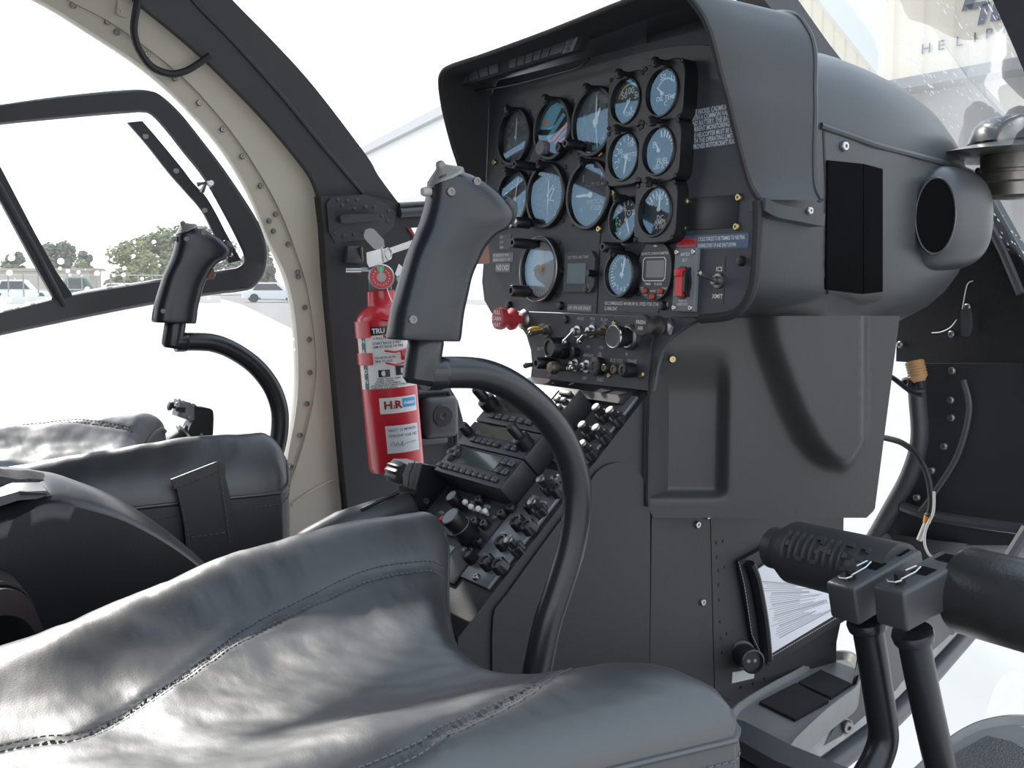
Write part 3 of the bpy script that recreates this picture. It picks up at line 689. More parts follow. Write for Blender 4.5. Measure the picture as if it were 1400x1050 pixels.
for i in range(21):
    ph = math.pi * i / 40  # 0 at rim -> pi/2 at crown
    R_ = []
    rr = math.cos(ph) ** .62; hx = math.sin(ph) ** .62
    for j in range(48):
        t = 2 * math.pi * j / 48; ct, s2 = math.cos(t), math.sin(t); k = 1 / ((abs(ct) ** 2.6 + abs(s2) ** 2.6) ** (1 / 2.6))
        R_.append(C_ + V((.05 * hx, .0635 * rr * k * ct, .0585 * rr * k * s2)))
    rows.append(R_)
scoop = MB().loft(rows, cap=True).build('air_scoop', cowl_m, panel, ang=60)
o_c = cowl(1266, 296) ; od = V((.62, -.78, 0)).normalized(); ou = V((0, 0, 1)); os_ = od.cross(ou).normalized()
oc = C_ + V((.037, -.051, 0))
el = lambda a, b, off: [oc + os_ * (a * math.cos(2 * math.pi * i / 32)) + ou * (b * math.sin(2 * math.pi * i / 32)) + od * off for i in range(32)]
MB().loft([el(.0225, .043, -.010), el(.0215, .042, .005), el(.0205, .041, .007), el(.0195, .040, .0065), el(.019, .039, .004)], cap=False).build('scoop_lip', cowl_m, scoop)
MB().face(el(.0197, .0395, .0055)).build('scoop_shade_disc', mat('deep_black', (.003, .003, .003), .9, spec=.1), scoop)  # flat black disc, its colour stands in for the shaded hollow
# little box on the top of the hood
b0 = onY(1018, 34, .0)
MB().box(b0 - V((.065, 0, .012)), (.13, .06, .055), None, .014, 4).build('top_box', cowl_m, panel)

# ================================================================== knee fairing below the cowl
FA, FB = V((.12, -.06, 0)), V((.25, .16, 0)); FD = (FB - FA).normalized(); FN = V((FD.y, -FD.x, 0))
fair = None
def fp(x, y, h=0): return on(x, y, FA + FN * h, FN)
def ss(a, b, x):
    t = min(max((x - a) / (b - a), 0), 1); return t * t * (3 - 2 * t)
def lerp_tab(T, x):
    if x <= T[0][0]: return T[0][1]
    for a, b in zip(T, T[1:]):
        if x <= b[0]: return a[1] + (b[1] - a[1]) * (x - a[0]) / (b[0] - a[0])
    return T[-1][1]
LB = [(432, 965), (445, 940), (460, 918), (480, 903), (500, 895), (540, 888), (600, 886), (690, 885), (708, 893)]
XL = [(440, 1016), (470, 1022), (520, 1040), (560, 1056), (600, 1076), (625, 1096), (640, 1118), (648, 1150)]
def fh(x, y):
    h = -.018 * (1 - ss(976, 1000, x - (y - 600) * -.02)) * (1 - ss(668, 684, y)) * ss(470, 540, y)
    yb = 648 if x < 1150 else 648 - (x - 1150) ** 2 / 26
    xl = lerp_tab(XL, y)
    dep = ss(xl, xl + 52, x) * (1 - ss(1178, 1187, x)) * (1 - ss(yb - 16, yb, y))
    top = 1 - ss(448, 500, y)
    h2 = .03 * dep
    return h + h2
ny, nx = 64, 96; rows = []
for i in range(ny + 1):
    y = 432 + (708 - 432) * i / ny; xl = lerp_tab(LB, y); xr = 1226 + (1195 - 1226) * (y - 465) / (705 - 465)
    if y > 697: xr -= (y - 697) * .9
    r_ = []
    for j in range(nx + 1):
        x = xl + (xr - xl) * j / nx; r_.append(fp(x, y, fh(x, y)))
    rows.append(r_)
fairing = thing('knee_fairing', 'black moulded sheet fairing with knee recess hanging under the instrument cowl', 'fairing', V((.19, .06, 1.24)))
MB().grid(rows, FN * -.0035).build('shell', fair_m, fairing, ang=60)
mb = MB(); screw(mb, fp(919, 491, .001), FN, .0045, .003); mb.build('gold_screw', brass_m, fairing)
MB().tube([fp(lerp_tab(LB, y), y, .004) for y in range(436, 700, 8)], .003, 6).build('edge_trim', rub_m, fairing)

# ================================================================== pedestal
XR, XLft = .1165, -.098
ped = thing('center_pedestal', 'black centre pedestal with sloping radio face between the two seats', 'pedestal', V((0, 0, .98)))
SD = V((0, -math.cos(rad(43.4)), -math.sin(rad(43.4)))); SN = V((0, -math.sin(rad(43.4)), math.cos(rad(43.4)))); S0 = V((0, -.062, 1.378))
prof = [(-.056, 1.383), tuple((S0 + SD * .335))[1:], (-.306, .98), (.262, .98), (.262, 1.18), (.262, 1.40), (-.056, 1.40)]
MB().prism([V((XLft, y, z)) for y, z in prof], V((XR - XLft, 0, 0))).build('body', ped_m, ped)
def side(pl_, th=.003, x=XR): return [onX(a, b, x) for a, b in pl_]
door = cr([(671, 930), (672, 842), (690, 812), (760, 716), (800, 664), (812, 646), (830, 634), (850, 633), (868, 643), (880, 662), (886, 692), (885, 930)], 3)
MB().prism(side(door), V((.0035, 0, 0))).build('side_door', mat('pedestal_door', (.017, .017, .0175), .5, bump=(700, .12)), ped)
MB().prism(side([(889, 700), (968, 700), (974, 945), (886, 945)]), V((.0028, 0, 0))).build('side_plate', ped_m, ped)
MB().prism(side([(970, 700), (1152, 700), (1150, 840), (1139, 893), (1060, 930), (1000, 958), (976, 945)]), V((.0018, 0, 0))).build('rivet_plate', ped_m, ped)
mb = MB()
for x, y in [(980, 742), (981, 762), (983, 780), (983, 800), (984, 820), (985, 850), (986, 872), (987, 892), (989, 740), (991, 775), (994, 866), (1013, 940), (1030, 935), (1045, 928), (1140, 850), (1138, 880), (1045, 945)]:
    p = onX(x, y, XR + .0018); mb.lathe(p, V((1, 0, 0)), [(.002, 0), (.0017, .001), (0, .0014)], 8)
mb.build('rivets', black_m, ped)
for x, y in [(953, 717), (960, 823), (967, 705)]:
    mb = MB(); screw(mb, onX(x, y, XR + .003), V((1, 0, 0)), .0045, .003); mb.build('screw', steel_m, ped)
mb = MB(); mb.prism([onX(1001, 919, XR + .002), onX(1031, 914, XR + .002), onX(1030, 927, XR + .002), onX(1000, 934, XR + .002)], V((.001, 0, 0))); part_label(mb.build('placard', mat('placard_pale', (.5, .5, .47), .5), ped), 'pale worn placard')
# connector socket on the side
p = onX(1012, 893, XR); pd = V((.93, -.36, .05)).normalized()
mb = MB(); mb.lathe(p, pd, [(.017, 0), (.017, .006), (.0135, .007), (.0145, .010), (.0135, .013), (.0145, .016), (.0135, .019), (.0145, .022), (.0135, .025), (.0145, .028), (.0145, .036), (.0125, .037), (.012, .032), (0, .032)], 20)
ck = mb.build('socket', mat('socket_black', (.03, .03, .032), .35, .3), ped)
mb = MB(); a, b = frame(pd)
for k in (-1, 1): mb.lathe(p + pd * .0322 + b * k * 0 + a * k * .004, pd, [(.0022, 0), (.0022, .0006), (0, .0006)], 10)
mb.build('socket_holes', dull_m, ck)
# overhanging lip under the switch plate
MB().prism([V((-.105, -.055, 1.383)), V((-.105, -.085, 1.376)), V((-.105, -.09, 1.368)), V((-.105, -.058, 1.364))], V((.205, 0, 0))).build('overhang_lip', black_m, ped)

# ------------------------------------------------------------------ radios on the slope
def sl(u, d, off=0): return S0 + V((u, 0, 0)) + SD * d + SN * off
def spx(x, y, off=0):
    p = on(x, y, S0 + SN * off, SN) - S0; return p.x, p.dot(SD)
AX = (V((1, 0, 0)), -SD, SN)
def sbox(mb, u0, u1, d0, d1, o0, o1, bev=0): return mb.box(sl((u0 + u1) / 2, (d0 + d1) / 2, (o0 + o1) / 2), (u1 - u0, d1 - d0, o1 - o0), AX, bev)
radio_m = mat('radio_black', (.025, .027, .03), .45, bump=(600, .05)); btn_m = mat('button_grey', (.055, .058, .063), .4); lcd_m = mat('lcd_green', (.022, .035, .027), .12, coat=.6); lcdo_m = mat('lcd_olive', (.045, .047, .04), .12, coat=.6)
strip_m = mat('grey_radio_plate', (.16, .165, .175), .35, .3, vary=.2, vscale=40)
def sknob(name, u, d, o0, prof, m, par, wave=None, n=18): return MB().lathe(sl(u, d, o0), SN, prof, n, wave=wave).build(name, m, par)
def stxt(mb, t, u, d, off, sz): return mb.text(t, sz, lambda X, Y: sl(u + X, d - Y, off))
RG = 'radios stacked on the sloping pedestal'
def radio(name, label, d0, d1, top, u0=-.0925, u1=.0525):
    r = thing(name, label, 'radio', sl(-.02, (d0 + d1) / 2, 0), RG)
    sbox(MB(), u0, u1, d0, d1, 0, top, .002).build('case', radio_m, r)
    return r
# A: large navigation radio
ra = radio('navigation_radio', 'topmost radio on the sloping pedestal, with dark screen and tall stacked knob', .03, .098, .032)
T = .032
sbox(MB(), -.072, .018, .036, .078, T, T + .001).build('screen', lcdo_m, ra)
mb = MB(); sbox(mb, -.06, .01, .039, .041, T + .001, T + .0013); mb.build('status_bar', mat('dim_red', (.12, .03, .03), .4), ra)
for i in range(6): sbox(MB(), -.07 + .0155 * i, -.059 + .0155 * i, .085, .092, T, T + .004, .0018).build('button', btn_m, ra)
for u, d, w in [(.036, .04, .02), (.03, .05, .009), (.042, .05, .009), (.03, .06, .009), (.042, .06, .009), (.036, .071, .012)]:
    sbox(MB(), u - w / 2, u + w / 2, d - .0035, d + .0035, T, T + .004, .0018).build('button', btn_m, ra)
sknob('tuning_knob', -.0835, .074, T, [(.011, 0), (.011, .012), (.0095, .013), (.0065, .014), (.0065, .03), (.0055, .032), (0, .032)], black_m, ra)
sknob('volume_knob', -.0835, .045, T, [(.006, 0), (.006, .01), (0, .011)], black_m, ra)
# B
rb = radio('communication_radio', 'thin middle radio on the pedestal slope with row of small keys and two black knobs', .0995, .1355, .032)
sbox(MB(), -.07, .03, .103, .118, T, T + .001).build('screen', lcdo_m, rb)
for i in range(8):
    if i == 5: continue
    sbox(MB(), -.066 + .0125 * i, -.057 + .0125 * i, .123, .130, T, T + .004, .0015).build('button', btn_m, rb)
sknob('volume_knob', -.0835, .118, T, [(.0065, 0), (.0065, .012), (.0055, .014), (0, .014)], black_m, rb)
sknob('tuning_knob', .04, .118, T, [(.0095, 0), (.0095, .014), (.0085, .015), (.006, .016), (.006, .031), (.005, .033), (0, .033)], black_m, rb)
# C
rc = radio('transponder', 'lower radio with green glass screen and long row of ten keys', .1365, .179, .032)
sbox(MB(), -.056, .018, .141, .161, T, T + .001).build('screen', lcd_m, rc)
for i in range(10): sbox(MB(), -.089 + .0132 * i, -.0795 + .0132 * i, .167, .174, T, T + .004, .0018).build('button', btn_m, rc)
for u in (.028, .041):
    for d in (.146, .158): sbox(MB(), u - .005, u + .005, d - .004, d + .004, T, T + .004, .0018).build('button', btn_m, rc)
for u, d in [(-.078, .143), (-.085, .15), (-.071, .15), (-.078, .157)]: sknob('button', u, d, T, [(.005, 0), (.005, .003), (.003, .0045), (0, .0045)], btn_m, rc, n=14)
# D1
rd = radio('selector_panel', 'low radio panel with white paddle switches and large black knobs beside the collective lever', .184, .238, .004)
T2 = .004
mb = MB()
for (t, u, d) in [('COMM', -.05, .19), ('NAV', -.02, .19), ('XPDR', .01, .19), ('IDENT', .02, .225), ('STBY', -.06, .215), ('ON', -.03, .225), ('ALT', .0, .23), ('TST', .035, .2)]: stxt(mb, t, u, d, T2 + .0004, .005)
mb.build('lettering', grey_m, rd)
cap = [(.008, 0), (.008, .018), (.0072, .02), (0, .02)]
for (x, y) in [(618, 679), ]:
    u, d = spx(x, y, T2 + .018); k = sknob('tuning_knob', u, d, T2, cap, black_m, rd); MB().lathe(sl(u, d, T2 + .0201), SN, [(.0065, 0), (0, .0004)], 16).build('silver_cap', strip_m, k)
u, d = spx(616, 706, T2 + .035)
k = sknob('selector_knob', u, d, T2, [(.013, 0), (.013, .018), (.0118, .0185), (.0118, .033), (.011, .036), (0, .036)], black_m, rd)
mb = MB(); mb.lathe(sl(u, d, T2 + .0362), SN, [(.0098, 0), (0, .0004)], 16); mb.torus(sl(u, d, T2 + .0185), SN, .0124, .0006, 24, 6); mb.build('silver_cap', strip_m, k)
for x, y in [(633, 684), (641, 690), (651, 693), (660, 696)]:
    u, d = spx(x, y, T2 + .01); mb = MB(); mb.tube([sl(u, d, T2), sl(u + .003, d + .001, T2 + .008), sl(u + .008, d + .002, T2 + .011)], [.002, .003, .0036], 8); mb.ball(sl(u + .008, d + .002, T2 + .011), .0036, 8); part_label(mb.build('paddle_switch', white_m, rd), 'white paddle switch')
u, d = spx(604, 708, T2 + .01); part_label(sknob('red_button', u, d, T2, [(.0045, 0), (.0045, .008), (.003, .0105), (0, .011)], redp_m, rd), 'red push button')
for x, y in [(653, 681), (697, 692), (684, 700), (652, 737), (660, 714), (647, 711)]:
    u, d = spx(x, y, T2 + .006); sknob('black_screw', u, d, T2 - .002, [(.006, 0), (.006, .006), (.0045, .008), (.002, .008), (.002, .006), (0, .006)], black_m, rd)
# D2
re_ = radio('tuner_panel', 'lowest radio panel with pale screen, partly behind the near seat cushion', .243, .288, .004)
sbox(MB(), -.06, .012, .249, .275, T2, T2 + .001).build('screen', mat('lcd_pale', (.22, .24, .22), .25), re_)
mb = MB(); stxt(mb, 'ADF', .03, .247, T2 + .0004, .006); mb.build('lettering', grey_m, re_)
for x, y in [(640, 758)]:
    u, d = spx(x, y, T2 + .01); sknob('tuning_knob', u, d, T2, [(.0075, 0), (.0075, .012), (.006, .013), (.004, .011), (0, .011)], black_m, re_)
# intercom strips along the right side
def star(t): return .13 * math.cos(5 * t)
def strip(name, label, d0, d1, kn, txts):
    o = thing(name, label, 'audio panel', sl(.082, (d0 + d1) / 2, 0), 'intercom strips on the pedestal edge')
    sbox(MB(), .0555, .1095, d0, d1, 0, .0045, .001).build('plate', strip_m, o)
    for x, y, tall in kn:
        u, d = spx(x, y, .024 if tall else .013)
        if not (.05 < u < .115): u = min(max(u, .06), .105)
        if tall:
            k = sknob('rotary_knob', u, d, .0045, [(.0078, 0), (.0078, .009), (.0065, .0105), (.0045, .011), (.0045, .019), (0, .0195)], black_m, o, wave=lambda t: star(t), n=30)
            MB().lathe(sl(u, d, .0236), SN, [(.0052, 0), (.0052, .002), (.0042, .0026), (0, .0026)], 16).build('silver_cap', dull_m, k)
        else:
            sknob('rotary_knob', u, d, .0045, [(.0085, 0), (.0085, .009), (.007, .011), (.0045, .0105), (.004, .009), (0, .009)], black_m, o, wave=lambda t: .06 * math.cos(8 * t), n=32)
    for (u, d) in [(.0825, d0 + .006), (.0825, d1 - .006)]:
        mb = MB(); screw(mb, sl(u, d, .0045), SN, .0042, .003); mb.build('screw', dull_m, o)
    mb = MB()
    for t, u, d, sz in txts: stxt(mb, t, u, d, .005, sz)
    mb.build('lettering', white_m, o)
    return o
strip('intercom_panel', 'upper grey intercom strip with silver-topped knobs on the pedestal edge', .008, .113, [(815, 557, 1), (834, 561, 1), (796, 581, 1), (815, 585, 1), (796, 607, 1), (775, 630, 0)], [('COM 1', .07, .06, .0045), ('COM 2', .093, .062, .0045), ('INT', .07, .085, .0045), ('ICS', .09, .088, .0045)])
strip('intercom_panel', 'lower grey intercom strip with pairs of black knobs, its end next to the near seat', .124, .277, [(739, 655, 1), (760, 667, 0), (724, 688, 0), (735, 688, 1), (706, 712, 0), (721, 718, 0), (685, 739, 0), (695, 738, 1), (664, 766, 0), (681, 771, 0)], [('RCVR', .082, .134, .005), ('NAV 1', .075, .162, .0045), ('XMTR', .095, .166, .0045), ('VOL', .07, .19, .0045), ('SQL', .093, .195, .0045), ('COM', .072, .215, .005), ('ADF', .093, .22, .005), ('INT', .07, .245, .005), ('VOX', .093, .247, .005)])
# ================================================================== cyclic sticks
CXX = .285
def cp(x, y, dx=0): return onX(x, y, CXX) + V((dx, 0, 0))
cyc = thing('cyclic_stick', 'nearest curved black control stick with cone-topped grip, rising in front of the near seat', 'control stick', cp(738, 912), 'curved control sticks with pistol grips')
tp = cr([(590, 511), (620, 509), (660, 512), (700, 529), (742, 563), (772, 607), (787, 655), (788, 702), (780, 752), (764, 805), (748, 855), (733, 925), (722, 980)], 8)
MB().tube([cp(x, y) for x, y in tp], .0127, 18).build('stick_tube', tubeblk_m, cyc, ang=60)
mb = MB(); pa, pb = cp(583, 462), cp(573, 526); ax = (pb - pa).normalized()
mb.lathe(pa, ax, [(.0135, 0), (.0142, .002), (.0142, .026), (.0138, (pb - pa).length - .004), (.010, (pb - pa).length), (0, (pb - pa).length)], 20)
mb.lathe(cp(600, 510), (cp(630, 509) - cp(600, 510)), [(.0, -.012), (.0137, -.012), (.0137, .0), (.0127, .004)], 18)
mb.build('socket', grip_m, cyc)
# grip: elliptical sections in the stick plane
def ell(c0, c1, dep, n=40, ex=2.9):
    a, b = cp(*c0), cp(*c1); m = (a + b) / 2; h = (b - a) / 2; R_ = []
    for i in range(n):
        t = 2 * math.pi * i / n; ct, s2 = math.cos(t), math.sin(t); k = 1 / ((abs(ct) ** ex + abs(s2) ** ex) ** (1 / ex))
        R_.append(m + h * (ct * k) + V((dep * s2 * k, 0, 0)))
    return R_
gs = [((536, 464), (622, 466), .019), ((534, 458), (624, 459), .020), ((539, 425), (628, 428), .0195), ((545, 402), (634, 402), .019), ((553, 374), (640, 377), .0185), ((561, 348), (650, 354), .0185), ((570, 326), (658, 338), .019), ((578, 306), (672, 322), .0195), ((584, 285), (690, 312), .020), ((588, 266), (697, 296), .0195), ((589, 254), (690, 282), .019), ((592, 244), (676, 266), .018), ((598, 237), (660, 254), .016), ((606, 232), (645, 244), .012)]
rings = []
for t in cr([tuple(a) + tuple(b) + (d,) for a, b, d in gs], 4): rings.append(ell(t[0:2], t[2:4], t[4]))
MB().loft(rings).build('grip', grip_m, cyc, ang=75)
hd = (cp(600, 225) - cp(612, 252)).normalized(); hc = cp(609, 241)
mb = MB(); pr = [(.0, -.004), (.0150, -.003), (.0156, .0)]
for i in range(10):
    r = .0152 - .00115 * i; h = .0008 + .00075 * i
    pr += [(r, h), (r - .0004, h + .0006)]
pr += [(.0040, .0088), (.0034, .0112), (.0022, .0125), (0, .013)]
mb.lathe(hc, hd, pr, 32); part_label(mb.build('hat_switch', mat('hat_grey', (.23, .22, .2), .45, .3), cyc), 'grey ridged cone switch')
mb = MB(); bx = cp(690, 292)
mb.lathe(bx, (cp(700, 296) - cp(680, 288)), [(.012, -.006), (.0135, 0), (.0125, .004), (.008, .006), (0, .007)], 14)
for x, y in [(686, 276), (695, 283), (692, 300), (686, 307)]: mb.ball(cp(x, y, .006), .0042, 10)
mb.build('button_cluster', black_m, cyc)
mb = MB(); mb.ball(cp(685, 309, .011), .0024, 8); mb.ball(cp(698, 303, .004), .003, 8); mb.build('silver_button', steel_m, cyc)
tr = [cp(*q) for q in [(648, 350), (660, 330), (663, 345), (664, 360), (655, 361), (646, 360), (640, 366)]]
mb = MB().prism([p + V((-.006, 0, 0)) for p in tr], V((.012, 0, 0))); t_ = mb.build('trigger', mat('trigger_brown', (.15, .055, .04), .5), cyc); part_label(t_, 'red-brown trigger')
MB().lathe(cp(663, 351, 0), (cp(670, 352) - cp(660, 350)), [(.003, 0), (.003, .002), (0, .003)], 10).build('trigger_screw', steel_m, t_)
mb = MB(); mb.lathe(cp(588, 262, 0), (cp(578, 262) - cp(592, 262)), [(.0035, 0), (.0038, .004), (.003, .007), (0, .0075)], 14); part_label(mb.build('side_button', mat('button_pale', (.4, .35, .33), .5), cyc), 'pale side button')
for x, y in [(636, 250), (601, 264), (549, 436)]:
    mb = MB(); p = cp(x, y); mb.lathe(p + V((.0178 if y < 300 else .0185, 0, 0)), V((1, -.1, 0)), [(.0032, -.004), (.0032, .0006), (.0015, .0006), (.0013, 0), (0, 0)], 10); mb.build('screw', mat('screw_grey', (.2, .19, .18), .5, .6), cyc)
off = onX(255, 305, -.47) - cp(610, 225)
dup(cyc, off, 'far curved black control stick standing out against the bright left door window', 'curved control sticks with pistol grips')

# ================================================================== collective levers
def cl(x, y, X): return onX(x, y, X)
# far one
XF = -.68
fc = thing('collective_lever', 'far black twist-grip lever with small switch box, beside the far seat', 'control lever', cl(236, 640, XF), 'collective levers with switch boxes')
def pbox(mb, px, X, th, bev=0): return mb.prism([cl(x, y, X) + V((-th / 2, 0, 0)) for x, y in px], V((th, 0, 0)))
pbox(MB(), cr([(262, 554), (282, 557), (287, 563), (287, 580), (285, 600), (276, 608), (262, 613), (252, 596), (256, 580), (262, 572)], 2), XF, .034).build('switch_box', black_m, fc)
pbox(MB(), [(242, 546), (262, 551), (267, 556), (262, 573), (256, 574), (239, 568)], XF, .03).build('switch_plate', placg_m, fc)
pbox(MB(), [(241, 556), (253, 557), (252, 564), (240, 562)], XF + .017, .006).build('rocker', black_m, fc)
for x, y in [(263, 553), (258, 570), (245, 547), (275, 594), (242, 552), (250, 549)]:
    mb = MB(); screw(mb, cl(x, y, XF + .0165), V((1, 0, 0)), .0026, .002); mb.build('screw', steel_m, fc)
mb = MB(); mb.lathe(cl(236, 556, XF), (cl(228, 553, XF) - cl(240, 558, XF)), [(.002, -.006), (.002, .0), (.007, .001), (.0085, .004), (.006, .007), (0, .008)], 14); mb.build('thumb_switch', black_m, fc)
d0 = cl(266, 590, XF); d1 = cl(222, 622, XF); dd = d1 - d0
mb = MB(); mb.lathe(d0, dd, [(0, 0), (.016, .001), (.0165, .012), (.0165, .02), (.0175, .021), (.019, .05), (.019, .16), (0, .162)], 22, wave=lambda t: .03 * math.cos(12 * t)); mb.build('twist_grip', rub_m, fc)
MB().tube([d0 + dd.normalized() * .15, V((XF, -.8, 1.02))], .016, 14).build('lever_tube', tubeblk_m, fc)
MB().lathe(d0 + dd.normalized() * .014, dd, [(.012, 0), (.0245, 0), (.0245, .003), (.012, .003)], 22).build('flange', dull_m, fc)
# near one, between the seats
XN = -.125
nc = thing('collective_lever', 'lever head with serrated thumb wheel in front of the fire extinguisher, beside the near seat', 'control lever', cl(545, 700, XN), 'collective levers with switch boxes')
pbox(MB(), cr([(566, 631), (592, 637), (606, 647), (614, 660), (612, 672), (600, 684), (584, 698), (572, 704), (562, 690), (557, 672), (561, 650)], 2), XN, .042).build('switch_box', grip_m, nc)
pbox(MB(), [(548, 630), (566, 630), (562, 650), (559, 668), (552, 664), (541, 660), (540, 645)], XN, .038).build('switch_plate', dull_m, nc)
mb = MB(); c_ = cl(546, 646, XN); mb.lathe(c_ + V((-.014, 0, 0)), V((1, 0, 0)), [(0, 0), (.0125, 0), (.0135, .003), (.0135, .026), (.0125, .029), (0, .029)], 40, wave=lambda t: .1 * math.cos(11 * t)); mb.build('thumb_wheel', black_m, nc)
mb = MB(); mb.lathe(cl(582, 685, XN + .02), V((1, 0, 0)), [(.0038, 0), (.0038, .0025), (.0022, .0025), (.002, .0012), (0, .0012)], 14); mb.build('screw', dull_m, nc)
mb = MB(); mb.tube([cl(x, y, XN + .022) for x, y in [(567, 630), (566, 640), (562, 648), (560, 668)]], .0009, 6); mb.build('chrome_edge', steel_m, nc)
mb = MB(); e0, e1 = cl(566, 690, XN), cl(470, 722, XN)
mb.tube([e0, e0.lerp(e1, .3), e1, V((XN, -.72, 1.06))], [.016, .0205, .021, .021], 20); mb.build('lever_tube', mat('lever_grey', (.06, .062, .065), .35), nc)
mb = MB(); mb.tube([cl(494, 697, XN + .012), cl(545, 673, XN + .012)], .0022, 6); mb.build('slot', dark_m, nc)

# ================================================================== fire extinguisher
EX = V((-.535, -.045, 0)); R_e = .0445
eb, et = V((-.53, -.033, 1.196)), V((-.545, -.048, 1.452))
ea = (et - eb).normalized(); eL = (et - eb).length
ext = thing('fire_extinguisher', 'red fire extinguisher with white label, clamped to the dark post behind the grip', 'fire extinguisher', eb)
fv = (CAM - eb); fv = (fv - ea * fv.dot(ea)).normalized(); er = ea.cross(fv).normalized()   # fv faces the cabin, er to the picture right
MB().lathe(eb, ea, [(0, .004), (R_e - .012, .0), (R_e - .003, .003), (R_e, .010), (R_e, eL - .02), (R_e * .96, eL - .008), (R_e * .8, eL + .004), (R_e * .55, eL + .010), (.0235, eL + .012), (.022, eL + .034), (0, eL + .034)], 40, hint=fv).build('cylinder', red_m, ext)
def cyw(ang, h, off=.0004): # ang: metres along circumference from the cabin-facing line
    t = ang / R_e; return eb + ea * h + (fv * math.cos(t) + er * math.sin(t)) * (R_e + off)
def wrap(mb, a0, a1, h0, h1, off=.0004, n=16): 
    rows = [[cyw(a0 + (a1 - a0) * j / n, h, off) for j in range(n + 1)] for h in (h0, h1)]; return mb.grid(rows)
def exl(y): return (onX(528, y, -.49) - eb).dot(ea)
mb = MB(); h0, h1 = exl(532), exl(458)
wrap(mb.mt(0), -.055, .062, h0, h1, .0005, 30)
mb.mt(2); wrap(mb, -.043, -.034, h0, h1, .0008, 4)
mb.mt(1); wrap(mb, -.022, .04, exl(457), exl(446), .0006, 14); wrap(mb, -.015, .003, exl(516), exl(506), .0009, 6); wrap(mb, .012, .03, exl(515), exl(502), .0009, 6)
for i, (t, hy, sz, a) in enumerate([('2. PULL PIN', 462, .0045, -.018), ('START BACK 6 FEET', 469, .0052, -.02), ('AIM AT BASE OF FIRE', 474, .0052, -.02), ('SQUEEZE LEVER', 489, .0045, -.018), ('SIDE TO SIDE', 494, .0045, -.018), ('TRASH  WOOD  PAPER', 518.5, .0036, -.018), ('LIQUIDS  GREASE', 521.5, .0036, -.02), ('ELECTRICAL EQUIPMENT', 524.5, .0036, -.022), ('AVOID BREATHING SMOKE AFTER USE', 527.5, .0036, -.03), ('SEE MANUAL FOR SERVICE', 530.5, .0036, -.03)]):
    mb.text(t, sz, lambda X, Y: cyw(a + X, exl(hy) + Y, .0011), 'LEFT')
for i, t in enumerate('HALON'): mb.mt(0).text(t, .01, lambda X, Y: cyw(-.0385 + X, exl(465 + 14 * i) + Y, .0013))
mb.mt(0); mb.text('*TRU', .0105, lambda X, Y: cyw(-.0195 + X, exl(451.5) + Y, .0011), 'LEFT')
mb.mt(0); mb.lathe(cyw(-.006, exl(511), .001), fv, [(.0045, 0), (0, .0002)], 14); mb.lathe(cyw(.021, exl(509), .001), fv, [(.0045, 0), (0, .0002)], 14)
mb.build('instruction_label', [white_m, plac_m, mat('label_green', (.08, .13, .1), .5)], ext)
mb = MB(); wrap(mb.mt(0), -.018, .048, exl(567), exl(545), .0006, 18)
mb.mt(1); mb.text('*H', .0165, lambda X, Y: cyw(-.0105 + X, exl(555) + Y, .0012), 'LEFT', 1.15); mb.text('*R', .0165, lambda X, Y: cyw(.0065 + X, exl(555) + Y, .0012), 'LEFT', 1.1)
mb.mt(2); mb.text('3', .008, lambda X, Y: cyw(.0045 + X, exl(558) + Y, .0012))
mb.mt(3); wrap(mb, .0185, .045, exl(560), exl(547.5), .0009, 10)
mb.mt(0); mb.text('*Aviation', .0075, lambda X, Y: cyw(.0195 + X, exl(553.5) + Y, .0014), 'LEFT', .85, .25)
part_label(mb.build('dealer_sticker', [white_m, mat('dark_red_ink', (.35, .01, .02), .5), plac_m, mat('sky_blue_ink', (.05, .35, .75), .5)], ext), 'white sticker with dark red H and R and a blue box')
mb = MB(); wrap(mb.mt(0), -.012, .046, exl(622), exl(584), .0006, 16); mb.mt(1)
mb.text('NEXT 12 MONTH', .0062, lambda X, Y: cyw(-.008 + X, exl(590) + Y, .001), 'LEFT'); mb.text('WEIGHT 4 LB 10Z', .0062, lambda X, Y: cyw(-.008 + X, exl(598) + Y, .001), 'LEFT')
sig = cr([(-.006, 611), (-.002, 606), (.001, 612), (.005, 607), (.008, 612), (.014, 606), (.012, 613), (.018, 610), (.026, 609), (.038, 608)], 5)
mb.tube([cyw(a, exl(y), .0012) for a, y in sig], .0004, 4)
part_label(mb.build('service_tag', [mat('paper_white', (.75, .76, .78), .7), mat('pencil_grey', (.2, .2, .24), .7)], ext), 'white handwritten service tag')
for hy, hh in [(447, .026), (488, .019)]:
    mb = MB(); rows = []
    for j in range(33):
        t = -2.6 + 5.2 * j / 32; k = eb + ea * (exl(hy) - .002)
        rows.append([k + (fv * math.cos(t) + er * math.sin(t)) * (R_e + .0022) + ea * (q * hh / 2) for q in (-1, 1)] if not (-.42 < t < .8) else None)
    seg = []
    for r_ in rows + [None]:
        if r_ is None:
            if len(seg) > 1: mb.grid(seg, None)
            seg = []
        else: seg.append(r_)
    mb.tube([cyw(-.002, exl(hy) + hh / 2, .003), cyw(.012, exl(hy) + hh * .32, .006), cyw(.036, exl(hy) + hh * .5, .004)], .0016, 6); mb.tube([cyw(-.002, exl(hy) - hh / 2, .003), cyw(.012, exl(hy) - hh * .75, .006), cyw(.036, exl(hy) - hh * .55, .004)], .0016, 6)
    mb.box(cyw(.026, exl(hy), .008), (.014, hh * .8, .006), (er, ea, fv), .002)
    mb.build('clamp_band', red_m, ext)
